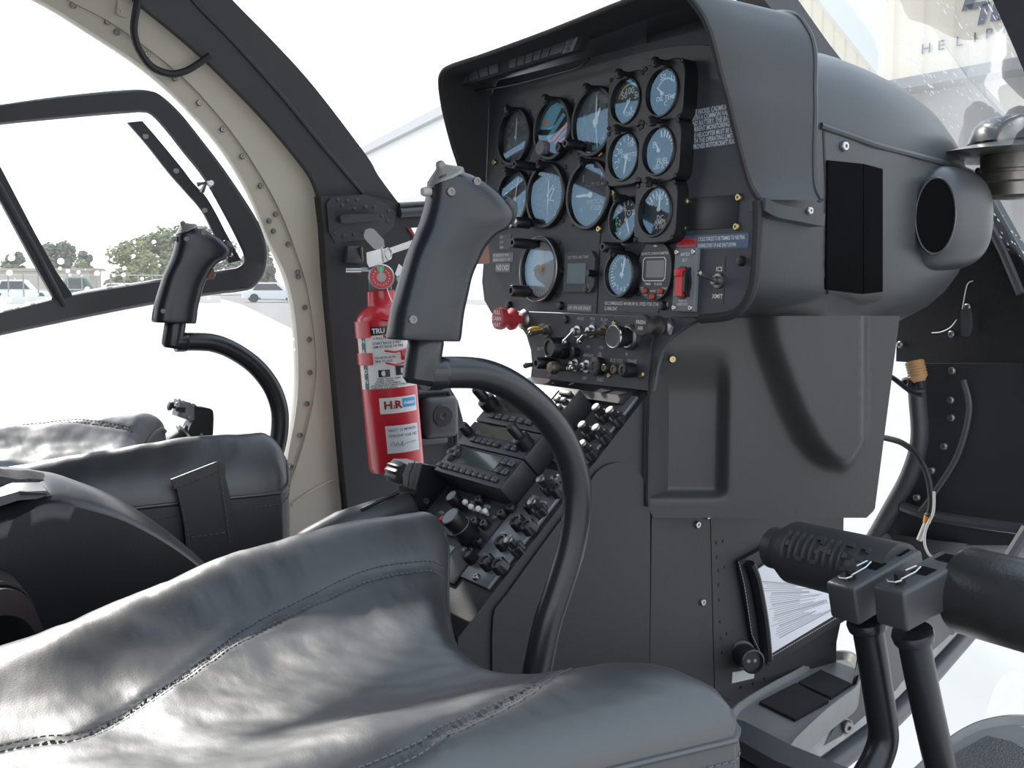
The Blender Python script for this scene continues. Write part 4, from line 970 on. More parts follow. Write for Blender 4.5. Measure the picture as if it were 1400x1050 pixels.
# valve
vt = eb + ea * (eL + .03)
def ev(x, y, d=0): 
    o_ = eb + fv * d
    return on(x, y, o_, fv)
mb = MB(); mb.cyl(vt - ea * .004, vt + ea * .03, .0155, n=20); mb.box(vt + ea * .018, (.036, .03, .03), (er, fv, ea), .004); mb.build('valve_body', dull_m, ext)
gc = ev(521.5, 379, .026); gn = (fv * .96 + ea * .05).normalized()
mb = MB(); mb.lathe(gc, gn, [(0, -.012), (.017, -.012), (.0205, -.004), (.0205, .003), (.019, .004), (.0185, .002), (0, .002)], 32); gg = mb.build('pressure_gauge', steel_m, ext)
a_, b_ = er, ea
mb = MB(); mb.mt(0).lathe(gc + gn * .0022, gn, [(.0183, 0), (0, 0.0001)], 32); mb.mt(1).lathe(gc + gn * .0026, gn, [(.0075, 0), (0, .0002)], 20)
mb.mt(2).face([gc + gn * .003 + a_ * x + b_ * y for x, y in [(-.006, .017), (.006, .017), (.004, .008), (-.004, .008)]])
mb.mt(3)
for i in range(14):
    t = -2.4 + 4.8 * i / 13 + math.pi; 
    if math.cos(t) < .75: mb.lathe(gc + gn * .003 + (a_ * math.sin(t) + b_ * math.cos(t)) * .0128, gn, [(.001, 0), (0, .0001)], 6)
mb.face([gc + gn * .0034 + a_ * x + b_ * y for x, y in [(-.0006, .016), (.0006, .016), (.0006, 0), (-.0006, 0)]])
part_label(mb.build('gauge_face', [redp_m, mat('gauge_silver', (.5, .48, .46), .4), green_m, white_m], gg), 'red dial with green sector')
hx = [(501, 346), (520, 341), (532, 340), (566, 328), (584, 322), (584, 333), (567, 337), (535, 348), (533, 356), (520, 362), (505, 366), (502, 360)]
MB().prism([ev(x, y, -.008) for x, y in hx], fv * .016).build('carry_handle', steel_m, ext)
hx = [(545, 361), (551, 366), (575, 388), (590, 396), (588, 402), (572, 398), (548, 385), (540, 375)]
MB().prism([ev(x, y, -.007) for x, y in hx], fv * .014).build('squeeze_lever', steel_m, ext)
mb = MB(); mb.cyl(ev(506, 371.5), ev(494, 371.5), .0078, n=6); mb.cyl(ev(495, 371.5), ev(473, 371.5), .0064, n=16); mb.build('nozzle', steel_m, ext)
mb = MB(); mb.prism([ev(x, y, .006) for x, y in [(497, 321), (500, 314), (506, 312), (511, 313), (525, 328), (526, 338), (517, 342), (511, 340), (499, 327)]], fv * .001); part_label(mb.build('inspection_tag', mat('tag_grey', (.5, .49, .47), .6), ext), 'grey hanging inspection tag')
mb = MB(); mb.torus(ev(531, 347, .02), (fv * .5 + er * .8), .009, .0011, 24, 6); mb.tube([ev(522, 337, .014), ev(523, 350, .018), ev(524, 358, .018)], .001, 6); mb.build('pull_pin', steel_m, ext)
mb = MB(); mb.tube([ev(529, 394, .03), ev(533, 406, .04), ev(538, 416, .046)], .0007, 6); mb.build('safety_wire', steel_m, ext)
mb = MB(); mb.cyl(ev(547, 381, .0), ev(547, 381, .012), .006, n=14); mb.build('rivet', dull_m, ext)

# ================================================================== pedals
PX1, PX2 = .44, .49
def pedal(name, label, Xa, px_block, tube_px, cyl0, cyl1, r, word=None):
    base = onX(*tube_px[-1], Xa)
    o = thing(name, label, 'pedal', base, 'foot pedals on black tubes')
    # arm block: quad in side view
    P = [onX(x, y, Xa) for x, y in px_block]; w = .031
    L_ = (P[1] - P[0]); ln = L_.length; ly = L_.normalized(); lz = V((1, 0, 0)).cross(ly).normalized()
    if lz.z < 0: lz = -lz
    hgt = .034
    c = P[0] + ly * ln / 2 - lz * hgt / 2 - V((w / 2, 0, 0))
    MB().box(c, (w, ln, hgt), (V((1, 0, 0)), ly, lz), .003, 3).build('arm', mat('cast_arm', (.042, .043, .045), .42, bump=(400, .1)), o)
    top = lambda a, b, off=0.0: P[0] + ly * (ln * a) - V((w * b, 0, 0)) + lz * off
    mb = MB()
    for a in (.5, .86): mb.face([top(a - .085, .25, .0004), top(a + .085, .25, .0004), top(a + .085, .75, .0004), top(a - .085, .75, .0004)])
    mb.build('slot', mat('slot_shade_black', (.002, .002, .002), .9, spec=.1), o)  # flat black quads on the solid arm stand in for shaded slot holes
    mb = MB(); mb.cyl(top(.17, .5, 0), top(.17, .5, .009), .0045, n=14); mb.build('bolt', black_m, o)
    mb = MB(); mb.tube([top(.02, .3, .007), top(.06, .2, .008), top(.1, .3, .007), top(.3, .3, .007), top(.42, .4, .007)], .0009, 6); mb.tube([top(.05, .62, .006), top(.02, .5, .006), top(.02, .3, .007)], .0009, 6); mb.tube([top(.3, .62, .006), top(.44, .58, .006)], .0009, 6); mb.build('cotter_pin', steel_m, o)
    # tube with collar
    T_ = [onX(x, y, Xa - w / 2) for x, y in cr(tube_px, 6)]
    MB().tube(T_, .0135, 18).build('stem', tubeblk_m, o, ang=60)
    dn = (T_[3] - T_[0]).normalized()
    MB().lathe(T_[0], dn, [(.0, 0), (.0165, 0), (.0175, .004), (.0165, .009), (.0135, .011)], 22).build('collar', grip_m, o)
    mb = MB(); d = V(cyl1) - V(cyl0); l = d.length
    if word: pr = [(0, 0), (r * .62, 0), (r * .68, .002), (r * .68, .012), (r * .7, .014), (r * 1.0, .03), (r * 1.0, l), (0, l)]
    else: pr = [(0, 0), (r * .96, 0), (r * 1.0, .004), (r * 1.0, l - .02), (r * .7, l), (0, l)]
    mb.lathe(cyl0, d, pr, 32)
    if word:
        dh = d.normalized(); f = (CAM - V(cyl0)); f = (f - dh * f.dot(dh)).normalized(); uu = dh; t2 = f.cross(dh).normalized()
        if t2.z < 0: t2 = -t2
        ctr = V(cyl0) + dh * (.03 + (l - .03) * .47)
        def wr(X, Y, off):
            a = (Y + r * .22) / r; return ctr + dh * X + (f * math.cos(a) + t2 * math.sin(a)) * (r + off)
        H_, W_, T_ = r * .86, r * .42, r * .125
        GL = {'H': [(0, 0, T_, H_), (W_ - T_, 0, W_, H_), (T_, H_ * .42, W_ - T_, H_ * .6)],
              'U': [(0, T_ * .6, T_, H_), (W_ - T_, T_ * .6, W_, H_), (T_ * .6, 0, W_ - T_ * .6, T_)],
              'G': [(0, T_ * .6, T_, H_ - T_ * .6), (T_ * .6, 0, W_ - T_ * .4, T_), (T_ * .6, H_ - T_, W_ - T_ * .3, H_), (W_ - T_, T_ * .6, W_, H_ * .5), (W_ * .5, H_ * .36, W_, H_ * .36 + T_ * .9), (W_ - T_, H_ * .72, W_, H_ - T_ * .6)],
              'E': [(0, 0, T_, H_), (T_, 0, W_ * .92, T_), (T_, H_ - T_, W_ * .92, H_), (T_, H_ * .42, W_ * .8, H_ * .6)],
              'S': [(T_ * .4, 0, W_ - T_ * .5, T_), (W_ - T_, T_ * .6, W_, H_ * .5), (T_ * .5, H_ * .42, W_ - T_ * .5, H_ * .6), (0, H_ * .5, T_, H_ - T_ * .6), (T_ * .5, H_ - T_, W_ - T_ * .2, H_), (0, T_ * .5, T_, H_ * .24), (W_ - T_, H_ * .76, W_, H_ - T_ * .5)]}
        pitch = W_ * 1.3; x0_ = -(len(word) * pitch - W_ * .3) / 2
        for i, ch_c in enumerate(word):
            for (a0, b0, a1, b1) in GL[ch_c]:
                ny_ = max(2, int((b1 - b0) / (r * .06))); X0, X1 = x0_ + i * pitch + a0, x0_ + i * pitch + a1
                rows_ = [[wr(X0, b0 + (b1 - b0) * k / ny_ - H_ * .5, -.001), wr(X0 + .0005, b0 + (b1 - b0) * k / ny_ - H_ * .5, .0028), wr(X1 - .0005, b0 + (b1 - b0) * k / ny_ - H_ * .5, .0028), wr(X1, b0 + (b1 - b0) * k / ny_ - H_ * .5, -.001)] for k in range(ny_ + 1)]
                mb.grid(rows_); mb.face(rows_[0]); mb.face(rows_[-1][::-1])
    mb.build('foot_bar', mat('cast_black', (.034, .035, .037), .45, bump=(450, .12)) if word else mat('worn_black', (.022, .022, .022), .35, bump=(350, .15), vary=.4, vscale=50), o)
    return o
b0 = onX(1260, 741, PX1 - .016); 
pc0 = on(1056, 748, V((0, -.035, 0)), V((0, 1, 0))); pc1 = on(1232, 789, V((0, -.035, 0)), V((0, 1, 0)))
pedal('rudder_pedal', 'black foot pedal with the raised word HUGHES, left of its pair', PX1, [(1168, 806), (1261, 752)], [(1184, 846), (1190, 880), (1198, 930), (1206, 985), (1207, 1012), (1198, 1040), (1180, 1075), (1172, 1120), (1172, 1165)], pc0, pc1, .0305, 'HUGHES')
pc2 = on(1318, 806, V((0, -.025, 0)), V((0, 1, 0))); 
pedal('rudder_pedal', 'worn plain black foot pedal cut off by the picture edge, right of the lettered one', PX2, [(1236, 812), (1331, 762)], [(1247, 862), (1254, 900), (1264, 950), (1276, 1005), (1286, 1050), (1294, 1090), (1302, 1140), (1310, 1190)], pc2, pc2 + V((.13, 0, 0)), .037)

# ================================================================== card holder on the pedestal side
XC = XR + .004
ccard = thing('checklist_holder', 'open black stitched card holder with white printed sheet, on the pedestal side', 'card holder', onX(1049, 905, XC))
MB().prism([onX(x, y, XC) for x, y in [(1006, 766), (1047, 744), (1140, 790), (1152, 846), (1047, 908), (1026, 878)]], V((.006, 0, 0))).build('cover', rub_m, ccard)
mb = MB(); pp = [(1029, 782), (1050, 768), (1120, 790), (1149, 835), (1053, 893), (1044, 830)]
P = [onX(x, y, XC + .008) for x, y in pp]; mb.mt(0).prism(P, V((.002, 0, 0))); mb.mt(1)
random.seed(3)
A0_, A1_, B0_, B1_ = onX(1036, 790, XC + .0105), onX(1128, 800, XC + .0105), onX(1056, 884, XC + .0105), onX(1146, 832, XC + .0105)
for i in range(26):
    t = .04 + .92 * i / 26; a = A0_.lerp(B0_, t); b = A1_.lerp(B1_, t); s = random.uniform(.03, .15); e = random.uniform(.5, .95)
    dn = (B0_ - A0_).normalized() * (.0009 if i % 5 else .0016)
    mb.face([a.lerp(b, s), a.lerp(b, e), a.lerp(b, e) + dn, a.lerp(b, s) + dn])
mb.build('printed_sheet', [mat('paper_sheet', (.72, .71, .74), .7), mat('print_grey', (.38, .37, .4), .7)], ccard)
sp_ = [onX(x, y, XC + .012) for x, y in cr([(1024, 770), (1032, 790), (1040, 830), (1045, 865), (1048, 902)], 5)]
mb = MB(); mb.tube(sp_, .0085, 10, flat=.6); mb.build('spine', black_m, ccard)
mb = MB()
def stitch(mb, P, step=.004, l=.0024, r=.0005):
    P = resample(P, max(3, int(sum((b - a).length for a, b in zip(P, P[1:])) / step)))
    for a, b in zip(P[:-1], P[1:]): mb.tube([a, a.lerp(b, l / step)], r, 4)
    return mb
stitch(mb, [p + V((.006, .004, 0)) for p in sp_]); stitch(mb, [onX(x, y, XC + .0065) for x, y in [(1010, 768), (1018, 800), (1028, 868), (1046, 904)]]); stitch(mb, [onX(x, y, XC + .0105) for x, y in [(1056, 897), (1150, 841)]])
mb.build('stitching', mat('thread_pale', (.45, .44, .42), .8), ccard)
# ================================================================== seats
from mathutils import noise as mno
def leather(name, col=(.030, .031, .033), rough=.40):
    m = bpy.data.materials.new(name); m.use_nodes = True; nt = m.node_tree; b = nt.nodes['Principled BSDF']; N = nt.nodes.new; L = nt.links.new
    b.inputs['Base Color'].default_value = (*col, 1); b.inputs['Specular IOR Level'].default_value = .95
    tc = N('ShaderNodeTexCoord'); n1 = N('ShaderNodeTexVoronoi'); n1.inputs['Scale'].default_value = 420; n1.feature = 'DISTANCE_TO_EDGE'; L(tc.outputs['Object'], n1.inputs['Vector'])
    mp = N('ShaderNodeMapping'); mp.inputs['Scale'].default_value = (1, 2.2, 1); mp.inputs['Rotation'].default_value = (0, 0, .5); L(tc.outputs['Object'], mp.inputs['Vector'])
    n2 = N('ShaderNodeTexNoise'); n2.inputs['Scale'].default_value = 10; n2.inputs['Detail'].default_value = 3; L(mp.outputs[0], n2.inputs['Vector'])
    b1 = N('ShaderNodeBump'); b1.inputs['Strength'].default_value = .07; b1.inputs['Distance'].default_value = .001; L(n1.outputs['Distance'], b1.inputs['Height'])
    b2 = N('ShaderNodeBump'); b2.inputs['Strength'].default_value = .3; b2.inputs['Distance'].default_value = .006; L(n2.outputs['Fac'], b2.inputs['Height']); L(b1.outputs[0], b2.inputs['Normal']); L(b2.outputs[0], b.inputs['Normal'])
    n3 = N('ShaderNodeTexNoise'); n3.inputs['Scale'].default_value = 9; L(tc.outputs['Object'], n3.inputs['Vector'])
    mr = N('ShaderNodeMapRange'); mr.inputs[3].default_value = rough - .06; mr.inputs[4].default_value = rough + .1; L(n3.outputs['Fac'], mr.inputs[0]); L(mr.outputs[0], b.inputs['Roughness'])
    return m
leather_m = leather('black_leather')
leather2_m = leather('dull_black_leather', (.012, .013, .015), .5)
thread_m = mat('thread_grey', (.09, .09, .095), .7); thread2_m = mat('thread_pale', (.45, .44, .42), .8)
LXT = [(-.82, .05), (-.68, .03), (-.59, -.01), (-.50, -.045), (-.40, -.063), (-.30, -.074), (-.24, -.07)]
RXT = [(-.82, .465), (-.5, .462), (-.4, .47), (-.27, .485)]
FYT = [(-.08, -.30), (-.075, -.275), (-.06, -.258), (-.03, -.25), (0, -.253), (.03, -.266), (.08, -.297), (.13, -.32), (.19, -.343), (.25, -.354), (.285, -.355), (.33, -.340), (.38, -.314), (.42, -.29), (.455, -.276), (.475, -.28), (.487, -.30)]
def bump_(x, c, w): return math.exp(-((x - c) / w) ** 2)
def seat_z(s, y):
    lf = ss(-.85, -.33, y)
    return 1.187 + (.014 + .050 * lf) * bump_(s, .13, .115) + (.008 + .018 * lf) * bump_(s, .88, .12) - .012 * bump_(s, .5, .22)
RROLL = .027
def seat_pt(s, t, wr=True):
    y0 = -.82; x = 0
    yf = -.3
    for _ in range(3):
        yy = y0 + (yf - y0) * t; lx = lerp_tab(LXT, yy); rx = lerp_tab(RXT, yy); x = lx + (rx - lx) * s; yf = lerp_tab(FYT, lerp_tab(LXT, yf) + (lerp_tab(RXT, yf) - lerp_tab(LXT, yf)) * s)
    yy = y0 + (yf - y0) * t; lx = lerp_tab(LXT, yy); rx = lerp_tab(RXT, yy); w = rx - lx; x = lx + w * s
    e = min(s * w, (1 - s) * w, (yf - yy))
    z = seat_z(s, yy)
    if wr and e > .004:
        k = min(1, e / .03)
        z += k * (.0028 * mno.noise(V((x * 9 + yy * 7, yy * 18 - x * 10, 3.1))) + .0012 * mno.noise(V((x * 30 + yy * 24, yy * 50 - x * 30, 1.7))) + .004 * mno.noise(V((x * 4, yy * 5, 8.1))))
        z -= k * .0035 * bump_(s, seam_s1(yy), .011) + k * .0035 * bump_(s, seam_s2(yy), .011)
    q = e / RROLL
    if q < 1: z -= RROLL * (1 - math.sqrt(max(0, 1 - (1 - q) ** 2)))
    return V((x, yy, z))
def seam_s1(y): return .30 + .0 * y if y < -.6 else .30 - .10 * ss(-.6, -.28, y)
def seam_s2(y): return .76 + .02 * ss(-.7, -.3, y)
def st_seam1(): pass
# fit the seam lines to where they are seen on the cushion
def hit(x, y):
    z = 1.2
    for _ in range(60):
        p = onZ(x, y, z); yy = p.y; lx = lerp_tab(LXT, yy); rx = lerp_tab(RXT, yy); z = .7 * z + .3 * seat_z(min(max((p.x - lx) / (rx - lx), 0), 1), yy)
    return p, (p.x - lx) / (rx - lx)
s1t = []; s2t = []
for q in [(26, 1013), (100, 1003), (200, 952), (300, 882), (400, 830), (500, 788), (560, 774), (592, 771)]:
    p, s = hit(*q); s1t.append((p.y, s))
for q in [(505, 1052), (600, 1000), (700, 950), (740, 926), (782, 911)]:
    p, s = hit(*q); s2t.append((p.y, s))
s1t.sort(); s2t.sort()
s1t = cr([(-.83, s1t[0][1] + .02)] + s1t, 6); s2t = cr([(-.83, s2t[0][1])] + s2t, 6)
def seam_s1(y): return lerp_tab(s1t, y)
def seam_s2(y): return lerp_tab(s2t, y)
def make_seat(name, label, fx, far=False):
    o = thing(name, label, 'seat', fx(V((.2, -.55, .955))), 'leather seats side by side')
    ns, nt_ = 110, 80; rows = []
    def sp2(k, n): 
        u = k / n; return u + .0 if True else u
    S_ = [0, .004, .01, .018, .028, .04, .052] + [.065 + .87 * i / 84 for i in range(85)] + [.948, .96, .972, .982, .99, .996, 1]
    T_ = [i / 70 * .93 for i in range(71)] + [.94, .95, .96, .97, .98, .987, .993, .997, 1]
    G_ = [[seat_pt(s, t) for s in S_] for t in T_]
    mb = MB(); mb.grid([[fx(p) for p in r] for r in G_])
    mb.build('cushion_top', leather_m, o, ang=80)
    # boxed sides
    edge = [r[0] for r in G_] + G_[-1][1:-1] + [r[-1] for r in reversed(G_)]
    c_ = V((.2, -.55, 1.1)); lv = [0, -.012, -.05, -.1, -.15, -.2]; rows = []
    for i, d in enumerate(lv):
        k = [1.0, 1.004, 1.006, 1.004, 1.0, .99][i]
        rows.append([fx(V((c_.x + (p.x - c_.x) * k, c_.y + (p.y - c_.y) * (k if p.y > -.5 else 1), max(p.z + d, .955)))) for p in edge])
    MB().grid(rows).build('cushion_side', leather2_m if far else leather_m, o, ang=70)
    MB().tube([fx(p + V((0, 0, .0008))) for p in edge[20:-20]], .0026, 8).build('piping', leather_m, o)
    for fn, rng in ((seam_s1, (-.8, -.262)), (seam_s2, (-.8, -.345))):
        for dlt in (-.005, .005):
            mb = MB(); L_ = []
            for i in range(90):
                y = rng[0] + (rng[1] - rng[0]) * i / 89; lx = lerp_tab(LXT, y); rx = lerp_tab(RXT, y); s = fn(y) + dlt / (rx - lx)
                yf = lerp_tab(FYT, lx + (rx - lx) * s); t = min((y + .82) / (yf + .82), 1)
                p = seat_pt(s, t); L_.append(fx(p + V((0, 0, .0013))))
            stitch(mb, L_, .0052, .0034, .0006); mb.build('seam_stitching', thread_m, o)
    mb = MB()
    stitch(mb, [fx(V((c_.x + (p.x - c_.x) * 1.006, c_.y + (p.y - c_.y) * 1.005, p.z - .014))) for p in edge[30:-30]], .006, .004, .0007)
    mb.build('edge_stitching', thread_m, o)
    # seat back, behind the cushion
    mb = MB()
    mb.loft([[fx(V((.25 + .22 * math.cos(t) * k * (1 / (abs(math.cos(t)) ** 4 + abs(math.sin(t)) ** 4) ** .25), -.86 - .0 * z + .045 * math.sin(t) * (1 / (abs(math.cos(t)) ** 4 + abs(math.sin(t)) ** 4) ** .25) - (z - 1.1) * .12, z))) for t in [2 * math.pi * i / 32 for i in range(32)]] for z, k in [(1.0, .97), (1.1, 1), (1.4, 1), (1.6, .95), (1.68, .88), (1.71, .75)]])
    mb.build('backrest', leather_m, o)
    return o
near = make_seat('seat', 'nearest black leather seat cushion with double stitched seams and notch around the control stick', lambda p: V((p.x * .93 + .0721, p.y * .93 - .0595, p.z * .93 + .105)))
ff = lambda p: V((-.28 - (p.x + .07) * .68, p.y - .06 - .035 * ss(0, .5, p.x + .07), p.z + .055 + .040 * ss(.08, .4, p.x + .07)))
far = make_seat('seat', 'farther black leather seat cushion with flap pocket, next to the left door', ff, True)
# flap pocket on the inner side of the far seat
def fs(x, y, o=0): return onX(x, y, -.275 + o)
mb = MB(); mb.prism([fs(*q) for q in cr([(238, 655), (300, 632), (306, 650), (316, 700), (322, 760), (262, 770), (250, 720)], 3)], V((.006, 0, 0))); mb.build('side_pocket', leather2_m, far)
mb = MB(); mb.prism([fs(x, y, .006) for x, y in [(233, 655), (300, 629), (304, 641), (237, 668)]], V((.003, 0, 0))); mb.build('pocket_flap', leather2_m, far)
mb = MB()
for P in ([(240, 659), (255, 720), (262, 765)], [(299, 636), (307, 690), (315, 745)], [(238, 668), (303, 643)], [(262, 735), (310, 728)]): stitch(mb, [fs(x, y, .0095) for x, y in P], .006, .004, .0007)
mb.build('pocket_stitching', thread_m, far)

# ================================================================== box between the seats
XB, XB2 = -.1, -.235
box = thing('center_console_box', 'dark curved box between the two seats with grey fuzzy pad on top', 'console box', V((-.17, -.58, .985)))
ne = [onX(x, y, XB) for x, y in cr([(-120, 745), (0, 712), (40, 694), (69, 684), (114, 691), (171, 709), (229, 740), (277, 776), (330, 830)], 5)]
fe = [onX(x, y, XB2) for x, y in cr([(-120, 640), (0, 638), (43, 642), (75, 650), (100, 660), (149, 682), (200, 717), (255, 765), (320, 825)], 5)]
rows = []
A = resample(ne, 50); B = resample(fe, 50)
for a, b in zip(A, B):
    r_ = [V((XB, a.y, .985)), V((XB, a.y, a.z - .02)), a + V((0, 0, -.0035))]
    for j in range(9):
        t = j / 8; p = (a + V((-.004, 0, 0))).lerp(b, t); p.z += .012 * math.sin(math.pi * t); r_.append(p)
    r_ += [V((XB2, b.y, .985))]
    rows.append(r_)
MB().grid(rows).build('body', mat('console_black', (.016, .016, .018), .33, bump=(500, .06)), box, ang=50)
mb = MB(); rows = []
def bxp(x, y, z): return onZ(x, y, z)
pa = [onX(x, y, -.15) for x, y in [(-60, 667), (0, 662), (40, 664), (66, 667)]]
rows = [[p + V((-.05 * j / 5, 0, .012 * math.sin(math.pi * (.2 + .6 * j / 5)) + .003 * mno.noise(p * 60 + V((j, 0, 0))))) for j in range(6)] for p in resample(pa, 24)]
mb.grid(rows, V((0, 0, -.016))); part_label(mb.build('fuzzy_pad', mat('grey_velcro', (.1, .1, .105), .95, bump=(900, 1.0), vary=.5, vscale=300), box), 'grey fuzzy pad')
mb = MB(); q = [onX(x, y, -.112) for x, y in [(-40, 690), (25, 672), (64, 671), (71, 677), (63, 681), (25, 684), (-40, 705)]]
mb.prism(q, V((-.03, 0, .004))); mb.build('latch_plate', mat('plate_grey', (.1, .1, .11), .35), box)
mb = MB(); mb.prism([onX(x, y, -.108) for x, y in [(27, 672), (62, 674), (66, 677), (58, 677), (30, 677)]], V((-.006, 0, 0))); mb.build('latch_slot', dark_m, box)
# curved strap end
XS = -.03
arc = [onX(x, y, XS) for x, y in cr([(-60, 812), (-20, 800), (0, 795), (17, 797), (32, 805), (45, 824), (55, 850), (63, 868), (70, 878)], 5)]
mb = MB(); mb.grid([[p + V((-.0 - .05 * j / 3, 0, 0)) for j in range(4)] for p in resample(arc, 40)], V((0, 0, -.003)))
mb.grid([[p + V((.012 - .0 * j, 0, -.004 - .012 * j)) for j in range(3)] for p in resample(arc, 40)], V((-.003, 0, 0)))
part_label(mb.build('belt_guide', mat('belt_brown_black', (.035, .026, .026), .4), box), 'curved dark leather strap end')

# ================================================================== cabin shell
def skX(z): return -.70 + max(0, z - 1.5) * .33
def sk(x, y, off=0):
    X = -.7
    for _ in range(12): p = onX(x, y, X); X = skX(p.z) + off
    return onX(x, y, X)
inner = [(-60, -55), (54, 0), (118, 39), (193, 89), (250, 139), (304, 200), (343, 264), (371, 332), (393, 382), (405, 446), (408, 518), (404, 568), (396, 610), (388, 660), (380, 720), (375, 800), (372, 890)]
ridge_px = [(0, -48), (103, 5), (157, 34), (236, 93), (286, 143), (336, 207), (382, 286), (414, 371), (425, 421), (433, 493), (429, 546), (414, 611), (398, 661), (388, 720), (384, 800), (382, 890)]
bound = [(110, -60), (200, 12), (275, 75), (357, 157), (411, 221), (430, 250), (440, 285), (443, 311), (445, 375), (454, 464), (464, 589), (477, 703), (482, 760), (484, 800), (492, 890)]
outer = [(250, -75), (318, 0), (371, 54), (429, 118), (500, 211), (516, 238), (537, 267), (544, 276)]
mb = MB(); mb.sheet([sk(x, y, 0) for x, y in cr(inner, 5)], [sk(x, y, 0) for x, y in cr(ridge_px, 5)], 90, V((-.02, 0, 0))); wl = struct(mb.build('wall_left', beige_m))
mb = MB(); mb.sheet([sk(x, y, .005) for x, y in cr(ridge_px, 5)], [sk(x, y, .005) for x, y in cr(bound, 5)], 90, V((-.03, 0, 0)), 3); mb.build('door_post_lining', beige_m, wl)
mb = MB()
for x, y in [(103, 6), (150, 29), (163, 43), (204, 74), (242, 106), (275, 140), (307, 176), (334, 213), (359, 253), (380, 292), (371, 301), (377, 315), (397, 333), (410, 371), (411, 377), (420, 419), (426, 463), (427, 508), (423, 551), (414, 594), (401, 637)]:
    screw(mb, sk(x - 3, y + 1, .0015), V((1, 0, 0)), .0045, .003)
mb.build('flange_screws', dull_m, wl)
mb = MB(); mb.prism([sk(x, y, .006) for x, y in cr([(160, 2), (176, -6), (180, 12), (172, 24), (158, 20)], 3)], V((.004, 0, 0))); screw(mb, sk(163, 16, .01), V((1, 0, 0)), .0045, .003); mb.build('strap_plate', beige_m, wl)
mb = MB(); mb.tube([sk(x, y, .007) for x, y in cr([(400, 690), (425, 672), (452, 658), (461, 662), (466, 700), (469, 760)], 5)], .0025, 6); mb.build('lower_panel_edge', beige_m, wl)
# black windscreen post
mb = MB(); mb.sheet([sk(x, y, .018) for x, y in cr(bound[:8], 6)], [sk(x, y, .018) for x, y in cr(outer, 6)], 60, V((-.04, 0, 0)), 4); pst = struct(mb.build('trim_1', frame_m))
mb = MB(); mb.tube([sk(x, y, .019) for x, y in cr([(220, -60), (264, 0), (316, 54), (380, 125), (440, 198), (496, 264)], 6)], .0035, 6); mb.build('crease', frame_m, pst)
mb = MB(); mb.sheet([sk(x, y, .022) for x, y in cr(bound[:9], 6)], [sk(x, y, .008) for x, y in cr(bound[:9], 6)], 60); mb.build('edge_seal', rub_m, pst)
low = [(438, 268), (498, 266), (546, 277), (612, 273), (614, 300), (594, 309), (557, 312), (566, 325), (576, 333), (592, 331), (588, 400), (596, 470), (603, 518), (614, 528), (626, 548), (637, 590), (645, 640), (652, 740), (662, 890), (495, 890), (480, 740), (470, 640), (458, 500), (447, 386), (443, 311)]
mb = MB(); mb.prism([sk(x, y, .03) for x, y in low], V((-.03, 0, 0))); lp = struct(mb.build('wall_front', mat('lower_bulkhead', (.02, .021, .024), .5, bump=(500, .1), vary=.15)))
mb = MB(); mb.prism([sk(x, y, .032) for x, y in [(446, 278), (452, 270), (498, 266), (528, 279), (541, 290), (538, 310), (520, 326), (458, 333), (449, 315)]], V((.002, 0, 0)))
for x, y in [(462, 273), (475, 274), (488, 273), (512, 283), (468, 281), (484, 285), (500, 283), (522, 295), (530, 302), (531, 288), (458, 318), (470, 322), (484, 320), (497, 318), (511, 318)]:
    mb.lathe(sk(x, y, .034), V((1, 0, 0)), [(.0035, 0), (.003, .0012), (0, .0018)], 8)
mb.build('gusset_plate', frame_m, lp)
mb = MB(); mb.prism([sk(x, y, .036) for x, y in cr([(461, 297), (466, 294), (500, 293), (511, 294), (517, 300), (508, 302), (467, 306), (462, 303)], 2)], V((.012, 0, 0))); mb.build('grab_bracket', frame_m, lp)
mb = MB(); mb.tube([sk(546, 291, .035), sk(614, 286, .035)], .009, 10); mb.tube([sk(546, 281, .033), sk(614, 276, .033)], .004, 8); mb.build('sill_tube', mat('sill_grey', (.05, .053, .06), .4), lp)
mb = MB(); mb.prism([sk(x, y, .031) for x, y in [(556, 312), (561, 311.5), (569, 325), (576, 333), (573, 333), (565, 325)]], V((.002, 0, 0))); mb.build('warning_edge', mat('faded_red_edge', (.3, .03, .02), .5), lp)
mb = MB(); mb.tube([sk(493, 337, .05), sk(495, 357, .05)], .003, 8); mb.build('latch_pin', bronze_m, lp); MB().box(sk(483, 348, .04), (.02, .03, .03), None, .004).build('latch_box', frame_m, lp)
mb = MB(); mb.box(sk(600, 570, .04), (.03, .07, .075), None, .012, 3); mb.box(sk(583, 603, .04), (.02, .08, .012), None, .004); mb.lathe(sk(605, 568, .056), V((1, -.3, 0)), [(.02, 0), (.018, .006), (.006, .007), (0, .003)], 20); mb.tube([sk(x, y, .04) for x, y in [(570, 536), (612, 534), (622, 560), (625, 640)]], .005, 8); mb.build('bulkhead_fitting', frame_m, lp)
# cable loop
mb = MB(); mb.tube([sk(x, y, .035) for x, y in cr([(200, -40), (189, 0), (183, 36), (186, 58), (194, 75), (205, 89), (218, 97), (236, 101), (254, 97), (270, 88), (287, 76)], 6)], .0052, 8)
tag(mb.build('cable_loop', rub_m, None), 'black cable looping from the dark post across the pale door frame', 'cable')

